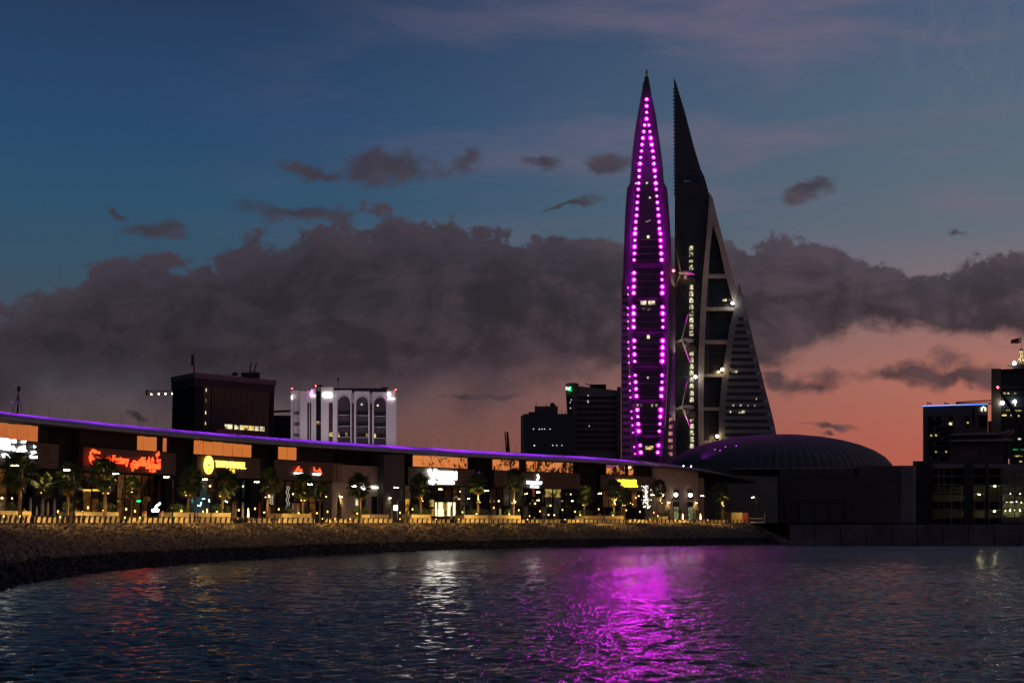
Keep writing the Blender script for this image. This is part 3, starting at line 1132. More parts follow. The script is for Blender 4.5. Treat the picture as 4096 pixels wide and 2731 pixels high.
def build_dark_office():
    Y = 690.0
    xs = lambda v: 560 + v / 3.92
    ysf = lambda v: 1370 + v / 3.92
    c = at(xs(860), 2086, Y)
    t = thing('office_block', 'dark brown office block with ribbed crown and a mast on its roof', 'building', (c.x, Y + 20, DECK))
    # two faces meeting at a corner: left face recedes to the left, right face to the right
    A, B, C = at(xs(510), ysf(800), Y + 22), at(xs(860), ysf(800), Y), at(xs(2105), ysf(800), Y + 38)
    D = Vector((A.x + (C.x - B.x), C.y + 22, 0))
    zt, zr, zb = at(xs(860), ysf(470), Y).z, at(xs(860), ysf(550), Y).z, at(xs(860), ysf(685), Y).z

    def ring(z0, z1, e, m, nm):
        ctr = (A + B + C + D) / 4
        q = []
        for p in (B, C, D, A):
            v = Vector((p.x - ctr.x, p.y - ctr.y, 0))
            v = v * (1 + e / v.length)
            q.append((ctr.x + v.x, ctr.y + v.y))
        return MB().hexa([(x, y, z0) for x, y in q], [(x, y, z1) for x, y in q]).build(nm, m, t)
    ring(DECK, zb, 0, BROWN, 'body')
    ring(zb, zr, 0.15, BLUEG, 'crown_recess')
    ring(zr, zt, 0.9, BROWN2, 'parapet')
    bm = MB()
    rd = mesh_of(MB().box((0, 0, 0), (0.45, 0.5, zr - zb)), BROWN2, 'crown_rib')
    n = 46
    for k in range(n + 1):
        p = B.lerp(C, k / n)
        inst('crown_rib', rd, t, (p.x, p.y - .45, (zr + zb) / 2))
    for k in range(1, 19):
        p = B.lerp(A, k / 18)
        inst('crown_rib', rd, t, (p.x - .3, p.y - .3, (zr + zb) / 2))
    ang = math.atan2(C.y - B.y, C.x - B.x)
    nrm = Vector((math.sin(ang), -math.cos(ang), 0))
    L = (C - B).length

    def face(u0, u1, z0, z1, e, m, nm, par=None):
        a, b = B.lerp(C, u0), B.lerp(C, u1)
        q = [(a + nrm * e), (b + nrm * e), b, a]
        return MB().hexa([(p.x, p.y, z0) for p in q], [(p.x, p.y, z1) for p in q]).build(nm, m, par or t)
    zw = lambda v: at(xs(1300), ysf(v), Y + 12).z
    face(0.10, 0.19, DECK, zw(690), 0.25, BLUEG, 'stair_glazing')
    g = face(0.20, 0.92, DECK, zw(705), 0.35, BLUEG, 'curtain_wall')
    for k in range(1, 24):
        u = 0.20 + 0.72 * k / 24
        a = B.lerp(C, u) + nrm * 0.38
        MB().box((a.x, a.y, (zw(705) + DECK) / 2), (0.18, 0.2, zw(705) - DECK - .1), ang).build('mullion', DKSTEEL, g)
    for u0, u1, m in ((0.365, 0.455, ROOM_C), (0.485, 0.53, ROOM_C), (0.555, 0.58, ROOM_C), (0.585, 0.625, ROOM_Y), (0.63, 0.665, ROOM_Y), (0.67, 0.73, ROOM_Y), (0.74, 0.79, ROOM_C), (0.81, 0.865, ROOM_C)):
        face(u0, u1, zw(1345), zw(1275), 0.6, m, 'lit_window')
    face(0.27, 0.58, zw(1425), zw(1355), 0.42, mat('red_mesh_panel', (0.22, 0.07, 0.05), 0.7), 'red_panel')
    for v in (760, 925, 1110, 1275):
        face(0.125, 0.132, zw(v + 30), zw(v - 20), 0.45, ROOM_C, 'lit_window')
    mast = MB()
    p0 = at(xs(848), ysf(475), Y + 14)
    top = at(xs(848), ysf(110), Y + 14)
    mast.tube([p0, top], [0.35, 0.12], 6)
    for k in range(5):
        q = p0.lerp(top, 0.35 + 0.1 * k)
        mast.box((q.x - 0.8, q.y, q.z), (0.8, 0.5, 1.0))
    mast.build('roof_mast', DKSTEEL, t)
    d = MB()
    for a, b in (((1715, 500), (1740, 325)), ((1785, 500), (1820, 330))):
        d.tube([at(xs(a[0]), ysf(a[1]), Y + 30), at(xs(b[0]), ysf(b[1]), Y + 30)], 0.28, 5)
        d.tube([at(xs(b[0]) - 2, ysf(b[1]), Y + 30), at(xs(b[0]) + 5, ysf(b[1]) - 1, Y + 30)], 0.25, 5)
    d.tube([at(xs(1725), ysf(450), Y + 30), at(xs(1793), ysf(450), Y + 30)], 0.2, 5)
    d.box(tuple(at(xs(1735), ysf(515), Y + 30)), (8, 3, 2.4))
    d.build('roof_davits', DKSTEEL, t)
    MB().lathe([(1.6, 0), (1.2, 0.9), (0.4, 1.6)], tuple(at(xs(1490), ysf(515), Y + 30))).build('roof_vent', DKSTEEL, t)
    # crane jib behind, lamps hanging along it
    k = thing('crane_jib', 'tower crane jib with small warm lamps sticking out left of the brown office block', 'crane', tuple(at(640, 1575, 780)))
    mb = MB()
    for y0 in (1563, 1576):
        mb.tube([at(586, y0, 780), at(700, y0 - 1, 780)], 0.16, 4)
    for q in range(10):
        x = 586 + q * 11.2
        mb.tube([at(x, 1576, 780), at(x + 5.6, 1563, 780)], 0.09, 4)
        mb.tube([at(x + 5.6, 1563, 780), at(x + 11.2, 1576, 780)], 0.09, 4)
    mb.box(tuple(at(587, 1571, 780)), (0.8, 0.8, 2.6))
    mb.build('lattice', DKSTEEL, k)
    lm = sphere_mesh(0.33, WARMPT, 'jib_lamp')
    for x, y in ((605, 1577), (635, 1575), (662, 1574.5), (689, 1574)):
        inst('jib_lamp', lm, k, at(x, y, 779))


build_dark_office()


def build_arch_block():
    """white block with tall round headed bays"""
    Y = 640.0
    X = lambda v: 1130 + v / 4.704
    Z = lambda v: 1500 + v / 4.704
    c = at(X(1150), 2086, Y)
    t = thing('bank_building', 'white floodlit block with tall round arched bays and a bright rooftop sign', 'building', (c.x, Y + 10, DECK))
    zb = 2086
    bod = quadbox(MB(), X(170), X(2130), Z(330), zb, Y + 6, 26).build('body', WHITEC, t)
    quadbox(MB(), X(960), X(1960), Z(245), Z(332), Y + 7, 18).build('roof_plant', GREYD, t)
    # piers (white vertical slabs)
    for x0, x1, y0, f in ((155, 190, 285, 2.6), (325, 465, 300, 1.5), (500, 512, 520, 1.2), (540, 632, 250, 1.5), (725, 872, 228, 0), (945, 1025, 290, 0.5)):
        quadbox(MB(), X(x0), X(x1), Z(y0), zb, Y + f, 8 - f).build('pier', WHITEC, t)
    quadbox(MB(), X(872), X(960), Z(228), Z(510), Y + 0.2, 6).build('pier', WHITEC, t)
    quadbox(MB(), X(465), X(545), Z(290), Z(518), Y + 1.6, 6).build('pier', WHITEC, t)
    quadbox(MB(), X(1965), X(2140), Z(290), zb, Y + 0.6, 8).build('pier', WHITEC, t)
    quadbox(MB(), X(634), X(724), Z(300), zb, Y + 4, 4).build('stair_glass', BLUEG, t)
    quadbox(MB(), X(878), X(944), Z(512), zb, Y + 3.5, 4).build('recess_panel', mat('plum_panel', (0.10, 0.055, 0.065), 0.6), t)
    for x0, x1 in ((468, 500), (514, 540)):
        quadbox(MB(), X(x0), X(x1), Z(520), zb, Y + 3.5, 4).build('recess_panel', MATS['plum_panel'], t)

    def bay(x0, x1, yt, ys, f, wx0, wx1):
        """a slab with an arched hole in it"""
        hw = (wx1 - wx0) / 2
        cx = (wx0 + wx1) / 2
        arc = [(cx - hw * math.cos(a), ys - hw * 1.0 * math.sin(a)) for a in np.linspace(0, math.pi, 17)]
        outer = [(x0, 2765), (x0, yt), (x1, yt), (x1, 2765)]
        poly = [(x0, 2765), (x0, yt), (x1, yt), (x1, 2765), (wx1, 2765)] + arc[::-1] + [(wx0, 2765)]
        MB().prism([at(X(a), Z(b), Y + f) for a, b in poly], (0, 3.2, 0)).build('arched_bay', WHITEC, t)
        # rim of the arch
        mb = MB()
        for i in range(len(arc) - 1):
            mb.tube([at(X(arc[i][0]), Z(arc[i][1]), Y + f - .1), at(X(arc[i + 1][0]), Z(arc[i + 1][1]), Y + f - .1)], 0.22, 4)
        mb.build('arch_rim', WHITEC, t)
        inner = [(wx0 - 4, 2765), (wx0 - 4, ys)] + [(cx - (hw + 4) * math.cos(a), ys - (hw + 4) * math.sin(a)) for a in np.linspace(0, math.pi, 13)] + [(wx1 + 4, ys), (wx1 + 4, 2765)]
        gl = MB().prism([at(X(a), Z(b), Y + f + 3.4) for a, b in inner], (0, 1.0, 0)).build('bay_glass', mat('mauve_glass', (0.075, 0.06, 0.08), 0.15, var=0.2, scale=0.2), t)
        for fl in range(4):
            yb = ys + 250 + fl * 207
            quadbox(MB(), X(wx0), X(wx1), Z(yb - 4), Z(yb + 4), Y + f + 2.8, 0.6).build('sill', WHITEC, t)
            n = 5
            for k in range(n):
                a = wx0 + (wx1 - wx0) * (k + 0.14) / n
                b = wx0 + (wx1 - wx0) * (k + 0.86) / n
                m = (a + b) / 2
                hh = (b - a) / 2
                pts = [(a, yb - 8), (a, yb - 62)] + [(m - hh * math.cos(w), yb - 62 - hh * 1.25 * math.sin(w)) for w in np.linspace(0.3, math.pi - 0.3, 5)] + [(b, yb - 62), (b, yb - 8)]
                lit = (fl == 2 and (round(x0), k) in ((988, 0), (988, 3), (1350, 4), (1690, 0)))
                MB().prism([at(X(p), Z(q), Y + f + 2.9) for p, q in pts], (0, 0.5, 0)).build('arched_window', ROOM_Y if lit else NIGHTW, t)
    bay(988, 1296, 285, 500, 1.0, 1030, 1278)
    bay(1350, 1636, 305, 508, 1.0, 1378, 1612)
    bay(1690, 1966, 318, 520, 1.0, 1714, 1948)
    bay(188, 328, 290, 500, 3.0, 198, 318)
    for x0, x1 in ((1300, 1346), (1640, 1686)):
        quadbox(MB(), X(x0), X(x1), Z(530), zb, Y + 3.4, 2).build('recess_panel', MATS['plum_panel'], t)
        quadbox(MB(), X(x0), X(x1), Z(345), Z(528), Y + 3.2, 2).build('pier', WHITEC, t)
    quadbox(MB(), X(638), X(713), Z(868), Z(925), Y + 3.6, 0.5).build('lit_window', ROOM_Y, t)
    for x0, x1 in ((880, 905), (910, 938)):
        quadbox(MB(), X(x0), X(x1), Z(1075), Z(1150), Y + 3.2, 0.4).build('lit_window', ROOM_Y, t)
    for x, y, s in ((1490, 548, 9), (1790, 568, 7)):
        quadbox(MB(), X(x - 18), X(x + 18), Z(y - 15), Z(y + 15), Y + 4.0, 0.3).build('lit_window', ROOM_C, t)
    # roof things
    mb = MB()
    for x, yt in ((1047, 90), (580, 170), (1870, 175)):
        mb.tube([at(X(x), Z(300), Y + 12), at(X(x), Z(yt), Y + 12)], 0.1, 4)
    mb.lathe([(0.3, 0), (0.5, 0.5), (0.2, 1.0)], tuple(at(X(1048), Z(95), Y + 12)))
    mb.build('aerials', DKSTEEL, t)
    dish = MB()
    for x, y, r in ((710, 205, 1.2), (1932, 250, 1.5), (655, 205, .8)):
        p = at(X(x), Z(y), Y + 10)
        dish.lathe([(r * .2, 0), (r * .7, .2), (r, .6), (r * .95, .65), (0.1, .3)], (p.x, p.y, p.z - .3), 12)
        dish.tube([p, p - Vector((0, 0, 3.2))], .15, 5)
    dish.build('satellite_dishes', DKSTEEL, t)
    bm = sphere_mesh(0.25, REDPT, 'roof_beacon')
    for x, y in ((178, 250), (628, 203), (2133, 272)):
        inst('roof_beacon', bm, t, at(X(x), Z(y), Y - .2))
        p = at(X(x), Z(y), Y)
        MB().tube([p - Vector((0, 0, 3.0)), p], 0.1, 4).build('beacon_post', DKSTEEL, t)
    # floodlights standing in front of the block, behind the mall roof
    for k, x in enumerate((60, 420, 780, 1130, 1480, 1830, 2180)):
        p = at(X(x), Z(1500), Y - 26)
        p.z = 26.0
        fl = thing('floodlight', 'lavender floodlight on a mast washing the white arched block, number %s from the left' % ('one', 'two', 'three', 'four', 'five', 'six', 'seven')[k], 'lamp', (p.x, p.y, DECK), 'floodlights below the arched block')
        MB().tube([(p.x, p.y, DECK), p], 0.15, 6).build('mast', DKSTEEL, fl)
        MB().box((p.x, p.y - .1, p.z + .25), (0.9, 0.4, 0.5)).build('lamp_head', DKSTEEL, fl)
        q = at(X(x), Z(560), Y)
        spot('flood_beam', p + Vector((0, .4, .3)), q, (1.0, 0.78, 0.90), 4600, 78, 0.9, 0.3, fl)


build_arch_block()


def letters(text, w, h, depth, bold=0.0, align_h=True, font_shear=0.0):
    """mesh of a word, fitted to w by h metres, standing in the XZ plane and facing -Y"""
    cu = bpy.data.curves.new('lettering', 'FONT')
    cu.body = text
    cu.extrude = 0.04
    cu.offset = bold
    cu.resolution_u = 2
    cu.shear = font_shear
    o = bpy.data.objects.new('lettering', cu)
    COL.objects.link(o)
    dg = bpy.context.evaluated_depsgraph_get()
    me = bpy.data.meshes.new_from_object(o.evaluated_get(dg))
    bpy.data.objects.remove(o)
    v = np.array([q.co[:] for q in me.vertices])
    lo, hi = v.min(0), v.max(0)
    v = (v - lo) / (hi - lo)
    mb = MB()
    mb.v = [(a * w, (0.5 - c) * depth, b * h) for a, b, c in v]
    mb.f = [tuple(p.vertices) for p in me.polygons]
    return mb


def xform(mb, org, ang):
    co, si = math.cos(ang), math.sin(ang)
    mb.v = [(org[0] + x * co - y * si, org[1] + x * si + y * co, org[2] + z) for x, y, z in mb.v]
    return mb


def flat_sign(text, x0, x1, y0, y1, Y, m, name, parent, bold=0.0, depth=0.4, shear=0.0):
    a, b = at(x0, y1, Y), at(x1, y0, Y)
    mb = letters(text, b.x - a.x, b.z - a.z, depth, bold, font_shear=shear)
    xform(mb, (a.x, Y, a.z), 0)
    return mb.build(name, m, parent)


W_SIGN = emi('white_sign_light', (1.0, 0.97, 0.94), 2.6)
P_SIGN = emi('pink_sign_light', (0.9, 0.25, 1.0), 3.0)
G_SIGN = emi('green_sign_light', (0.0, 1.0, 0.22), 2.2)
Y_SIGN = emi('yellow_dot_light', (1.0, 0.9, 0.25), 2.5)


def sign_thing(name, label, px, py, Y):
    p = at(px, py, Y)
    return thing(name, label, 'sign', (p.x, p.y, p.z))


s_ = sign_thing('illuminated_sign', 'glowing white GIB letters at the top of the white arched block', 1309, 1590, 639)
flat_sign('G', 1289, 1306, 1566, 1589.5, 639.4, W_SIGN, 'letter', s_, 0.03)
flat_sign('I', 1308.5, 1312.5, 1572, 1589.5, 639.4, W_SIGN, 'letter', s_, 0.0)
flat_sign('B', 1314, 1330, 1567, 1589.5, 639.4, W_SIGN, 'letter', s_, 0.03)
quadbox(MB(), 1308.3, 1313, 1566.5, 1570.5, 639.4, .4).build('letter_dot', Y_SIGN, s_)
s_ = sign_thing('illuminated_sign', 'white pebble logo and meem wordmark at the right end of the arched block', 1562, 1598, 639)
MB().prism([at(1540 + a / 31.4, 1555 + b / 31.4, 639.8) for a, b in ((240, 700), (255, 560), (330, 440), (450, 380), (545, 390), (610, 460), (670, 620), (715, 770), (700, 880), (630, 960), (540, 985), (440, 960), (300, 880))], (0, .4, 0)).build('logo', W_SIGN, s_)
flat_sign('meem', 1553.5, 1578.5, 1590, 1597, 639.8, W_SIGN, 'wordmark', s_, 0.02)
MB().prism([at(1540 + a / 31.4, 1555 + b / 31.4, 639.8) for a, b in ((250, 1080), (300, 1080), (370, 1250), (350, 1390), (270, 1370))], (0, .4, 0)).build('logo_mark', P_SIGN, s_)
s_ = sign_thing('illuminated_sign', 'pink and white slim logo on the left wing of the arched block', 1250, 1588, 640)
MB().prism([at(1130 + a / 4.704, 1500 + b / 4.704, 641) for a, b in ((545, 275), (560, 280), (572, 335), (545, 350), (540, 420), (520, 400), (515, 330))], (0, .4, 0)).build('logo', P_SIGN, s_)
flat_sign('meem', 1247, 1260, 1578, 1585, 641, W_SIGN, 'wordmark', s_, 0.02)
s_ = sign_thing('illuminated_sign', 'white crescent logo at the left corner of the arched block', 1167, 1597, 640)
MB().prism([at(1130 + a / 4.704, 1500 + b / 4.704, 642) for a, b in ((190, 362), (170, 380), (160, 410), (168, 445), (190, 460), (184, 412))], (0, .4, 0)).build('logo', W_SIGN, s_)

# slab between the office block and the arched block
g_ = thing('low_block', 'plain black block between the brown office block and the white arched block', 'building', tuple(at(1130, 2086, 760)))
quadbox(MB(), 1092, 1172, 1661, 2086, 760, 30).build('body', GLASS_B, g_)
MB().tube([at(1085, 1646, 775), at(1170, 1643, 775)], 0.55, 5).build('crane_arm', DKSTEEL, g_)


def build_mid_blocks():
    Y = 660.0
    X = lambda v: 2060 + v / 4.48
    Z = lambda v: 1500 + v / 4.48
    t = thing('office_block', 'low black office block with a stepped roof, left of the green rooftop sign', 'building', tuple(at(2180, 2086, Y)))
    rprism(P([(X(102), 2086), (X(102), Z(735)), (X(175), Z(692)), (X(175), 2086)], Y + .2), 24).build('side_wall', GREYC, t)
    quadbox(MB(), X(175), X(1035), Z(692), 2086, Y, 26).build('body', mat('office_black', (0.028, 0.030, 0.036), 0.3, var=0.2), t)
    quadbox(MB(), X(240), X(380), Z(658), Z(692), Y + 4, 14).build('roof_box', GREYD, t)
    quadbox(MB(), X(352), X(768), Z(556), Z(692), Y + 5, 14).build('roof_box', GREYD, t)
    mb = MB()
    for x, a, b in ((380, 560, 485), (555, 560, 535), (575, 560, 522), (725, 560, 525), (840, 695, 640), (908, 695, 638), (355, 560, 545), (768, 560, 545)):
        mb.tube([at(X(x), Z(a), Y + 8), at(X(x), Z(b), Y + 8)], 0.12, 4)
    p = at(X(672), Z(538), Y + 8)
    mb.tube([p, p + Vector((0, .3, 0))], [1.1, 1.1], 12)
    mb.build('aerials', DKSTEEL, t)
    for k in range(11):
        x = 330 + k * 50
        quadbox(MB(), X(x - 14), X(x + 14), Z(960), Z(990), Y - .2, .4).build('dim_window', mat('dim_blue_window', (0.05, 0.05, 0.075), 0.2), t)
    wp = sphere_mesh(0.16, emi('dim_white_lamp', (0.8, 0.85, 1.0), 2.2), 'ceiling_lamp')
    for x, y in ((332, 965), (435, 966), (485, 965), (530, 965), (628, 966), (340, 1258), (352, 1260), (676, 1256), (748, 1257), (840, 1257)):
        inst('ceiling_lamp', wp, t, at(X(x), Z(y), Y - .4))
    t = thing('office_tower', 'brown grey office tower with a curved corner pier and green lit sign', 'building', tuple(at(2370, 2086, 700)))
    Y = 700.0
    rprism(P([(X(905), Z(155)), (X(950), Z(142)), (X(1060), Z(136)), (X(1140), Z(150)), (X(1140), Z(300)), (X(1100), Z(900)), (X(1085), 2086), (X(1060), 2086), (X(1030), Z(800)), (X(935), Z(690)), (X(915), Z(400))], Y), 22).build('corner_pier', BROWN2, t)
    quadbox(MB(), X(930), X(1100), Z(690), 2086, Y + 1, 22).build('corner_wall', BROWN2, t)
    rprism(P([(X(1095), Z(190)), (X(1845), Z(275)), (X(1850), 2086), (X(1085), 2086)], Y + 2), 26).build('body', GREYC, t)
    for k in range(10):
        y = 370 + k * 101
        sl = 12
        m = quadbox(MB(), X(1105), X(1800), Z(y + sl * .5), Z(y + 52 + sl * .5), Y + 1.6, 1).build('window_band', NIGHTW, t)
        for q in range(1, 7):
            x = 1105 + q * 99
            quadbox(MB(), X(x - 4), X(x + 4), Z(y + sl * .5), Z(y + 52 + sl * .5), Y + 1.4, .4).build('mullion', GREYC, m)
    quadbox(MB(), X(1830), X(1900), Z(210), 2086, Y + 1, 20).build('end_pier', BROWN2, t)
    for k in range(3):
        for q in range(2):
            quadbox(MB(), X(940 + q * 40), X(972 + q * 40), Z(370 + k * 110), Z(460 + k * 110), Y - .3, .5).build('window', NIGHTW, t)
    for x, y in ((1312, 366), (1303, 460), (1314, 484), (988, 488), (1008, 443), (995, 590), (1330, 910)):
        inst('ceiling_lamp', wp, t, at(X(x), Z(y), Y - .4))
    mb = MB()
    mb.tube([at(X(1258), Z(148), Y + 12), at(X(1415), Z(205), Y + 12)], [0.2, 0.3], 5)
    for x in (1415, 1460, 1500, 1520, 1560):
        mb.box(tuple(at(X(x), Z(212), Y + 12)), (3.5, 2, 2.2))
    mb.build('roof_cradle', DKSTEEL, t)
    s = sign_thing('illuminated_sign', 'white and green Zamil Group lettering on the curved corner pier', 2273, 1563, 699)
    flat_sign('Zamil', X(905), X(985), Z(212), Z(258), 699.4, emi('soft_white_sign', (0.95, 1.0, 0.95), 2.5), 'word', s, 0.03, shear=0.2)
    MB().prism([at(X(a), Z(b), 699.4) for a, b in ((985, 212), (1012, 208), (998, 250), (978, 252))], (0, .4, 0)).build('logo_mark', G_SIGN, s)
    flat_sign('Group', X(958), X(1016), Z(256), Z(288), 699.4, G_SIGN, 'word', s, 0.02)


build_mid_blocks()


def build_cranelet():
    t = thing('telescopic_boom', 'folded dark crane boom standing up behind the purple roof', 'crane', tuple(at(2030, 1800, 560)))
    X = lambda v: 1800 + v / 3.36
    Z = lambda v: 1700 + v / 3.36
    mb = MB()
    mb.tube([at(X(760), Z(360), 560), at(X(738), Z(95), 560), at(X(748), Z(90), 560), at(X(768), Z(100), 560), at(X(772), Z(360), 560)], 0.22, 5)
    for y in range(120, 340, 40):
        mb.tube([at(X(742), Z(y), 560), at(X(768), Z(y + 20), 560)], 0.1, 4)
    mb.build('lattice', DKSTEEL, t)
    MB().prism([at(X(a), Z(b), 559) for a, b in ((772, 88), (784, 86), (808, 360), (775, 360))], (0, 1.2, 0)).build('boom', mat('rusty_boom', (0.10, 0.035, 0.02), 0.6), t)


build_cranelet()


def build_dome():
    Y = 612.0
    X = lambda v: 2700 + v / 2.352
    Z = lambda v: 1700 + v / 2.352
    DOME = mat('dome_membrane', (0.070, 0.068, 0.072), 0.8, var=0.12, scale=0.1, bump=0.05, bscale=0.4)
    ry = 40.0
    c = at(3118, 1863, Y + ry)
    top = at(3118, 1737, Y + ry).z
    rx = (at(3562, 1863, Y + ry).x - at(2674, 1863, Y + ry).x) / 2
    c = Vector((c.x, Y, at(3118, 1874, Y).z))
    rz = top - c.z
    t = thing('domed_hall', 'grey ribbed low dome on a dark hall, right of the mall', 'building', (c.x, Y, DECK))
    nseg, nz = 44, 9
    for k in range(nseg):
        a0 = math.pi + math.pi * k / nseg
        a1 = math.pi + math.pi * (k + 1) / nseg
        mb = MB()
        W = 4
        for j in range(nz):
            e = math.pi / 2 * j / (nz - 1) * 0.985
            for q in range(W + 1):
                a = a0 + (a1 - a0) * q / W
                bulge = 1 + 0.011 * math.sin(math.pi * q / W) * math.cos(e) ** 0.5
                mb.v.append((c.x + rx * math.cos(a) * math.cos(e) * bulge, c.y + ry + ry * math.sin(a) * math.cos(e) * bulge, c.z + rz * math.sin(e) * (1 + (bulge - 1) * .4)))
        for j in range(nz - 1):
            for q in range(W):
                i = j * (W + 1) + q
                mb.f.append((i, i + 1, i + W + 2, i + W + 1))
        mb.build('dome_panel', DOME, t, smooth=True)
    # rear half as one shell
    mb = MB()
    for j in range(nz):
        e = math.pi / 2 * j / (nz - 1) * 0.985
        for q in range(25):
            a = math.pi * q / 24
            mb.v.append((c.x + rx * math.cos(a) * math.cos(e), c.y + ry + ry * math.sin(a) * math.cos(e), c.z + rz * math.sin(e)))
    for j in range(nz - 1):
        for q in range(24):
            i = j * 25 + q
            mb.f.append((i, i + 1, i + 26, i + 25))
    mb.build('dome_shell', DOME, t, smooth=True)
    HD = mat('hall_dark_wall', (0.07, 0.064, 0.07), 0.8, var=0.25, scale=0.1)
    HG = mat('hall_grey_wall', (0.15, 0.135, 0.125), 0.85, var=0.18, scale=0.12)
    quadbox(MB(), 2700, 3500, 1872, 2112, Y - 6, 60).build('hall_wall', HD, t)
    quadbox(MB(), X(540), X(1680), Z(404), Z(412), Y - 14, 9).build('eave', mat('eave_metal', (0.25, 0.25, 0.26), 0.4, metal=0.4), t)
    # stepped front wall
    st = [(470, 405), (470 + 22, 405), (492, 388), (516, 388), (516, 345), (534, 345), (534, 330), (558, 330), (558, 318), (604, 318), (604, 335), (905, 335), (905, 982), (486, 982)]
    front = [(X(x), Z(y)) for y, x in ((465, 405), (485, 402), (485, 388), (507, 388), (507, 345), (532, 345), (532, 330), (556, 330), (556, 318), (580, 318), (580, 332), (605, 332))]
    rprism([at(a, b, Y - 40) for a, b in front + [(X(332), 2112), (X(968), 2112), (X(968), Z(486))]], 12).build('front_wall', HG, t)
    quadbox(MB(), 2750, 2845, 1868, 2112, Y - 27, 8).build('link_wall', mat('link_wall_paint', (0.10, 0.098, 0.105), 0.8), t)
    rprism([at(a, b, Y - 36) for a, b in ((2829, 1896), (2872, 1896), (2872, 1916), (2846, 1950), (2846, 1985), (2835, 1985), (2829, 1940))], 3).build('stepped_screen', mat('plum_screen', (0.06, 0.045, 0.055), 0.8), t)
    quadbox(MB(), 2822, 2858, 1962, 2112, Y - 44, 3).build('dark_portal', GLASS_B, t)
    quadbox(MB(), X(985), X(1690), Z(420), Z(480), Y - 20, 6).build('dark_soffit', GLASS_B, t)
    quadbox(MB(), 3118, 3440, 1905, 2112, Y - 30, 6).build('dark_front', mat('hall_black', (0.05, 0.046, 0.052), 0.8), t)
    for k in range(5):
        quadbox(MB(), 3140 + 60 * k, 3143 + 60 * k, 1992, 2112, Y - 30.4, .6).build('post', HD, t)
    quadbox(MB(), X(985), X(1600), Z(684), Z(690), Y - 30.5, .8).build('rail', HG, t)
    b = thing('side_block', 'plain dark grey windowless block at the right foot of the dome', 'building', tuple(at(3540, 2086, Y - 10)))
    quadbox(MB(), X(1715), X(2122), Z(380), 2112, Y - 18, 40).build('wall', mat('side_block_wall', (0.085, 0.075, 0.08), 0.85, var=0.2, scale=0.08), b)
    MB().prism([at(x, y, Y - 18.2) for x, y in ((X(2122), Z(378)), (X(2240), Z(381)), (X(2240), 2112), (X(2122), 2112))], (16, 40, 0)).build('lighter_wall', mat('side_block_pale', (0.15, 0.135, 0.14), 0.85, var=0.25, scale=0.1), b)
    # purple lamps on the flank of the dome
    fx = thing('dome_floodlight', 'purple floodlight grazing the left flank of the grey dome', 'lamp', tuple(at(2780, 1850, Y + 2)))
    p = at(2745, 1838, Y + 14)
    MB().box(tuple(p), (.6, .6, .4)).build('lamp_head', DKSTEEL, fx)
    MB().tube([(p.x, p.y, p.z - 3), p], .1, 5).build('stand', DKSTEEL, fx)
    spot('flood_beam', p + Vector((0.8, 0, 1.2)), at(2930, 1768, Y + 20), (0.55, 0.05, 1.0), 3500, 60, 0.9, .2, fx)
    pm = sphere_mesh(0.16, emi('purple_point', (0.7, 0.1, 1.0), 3), 'point_lamp')
    for x, y in ((2945, 1782), (2880, 1801), (2902, 1786), (2860, 1797)):
        inst('point_lamp', pm, t, at(x, y, Y + 3 + (2960 - x) * .03))


build_dome()


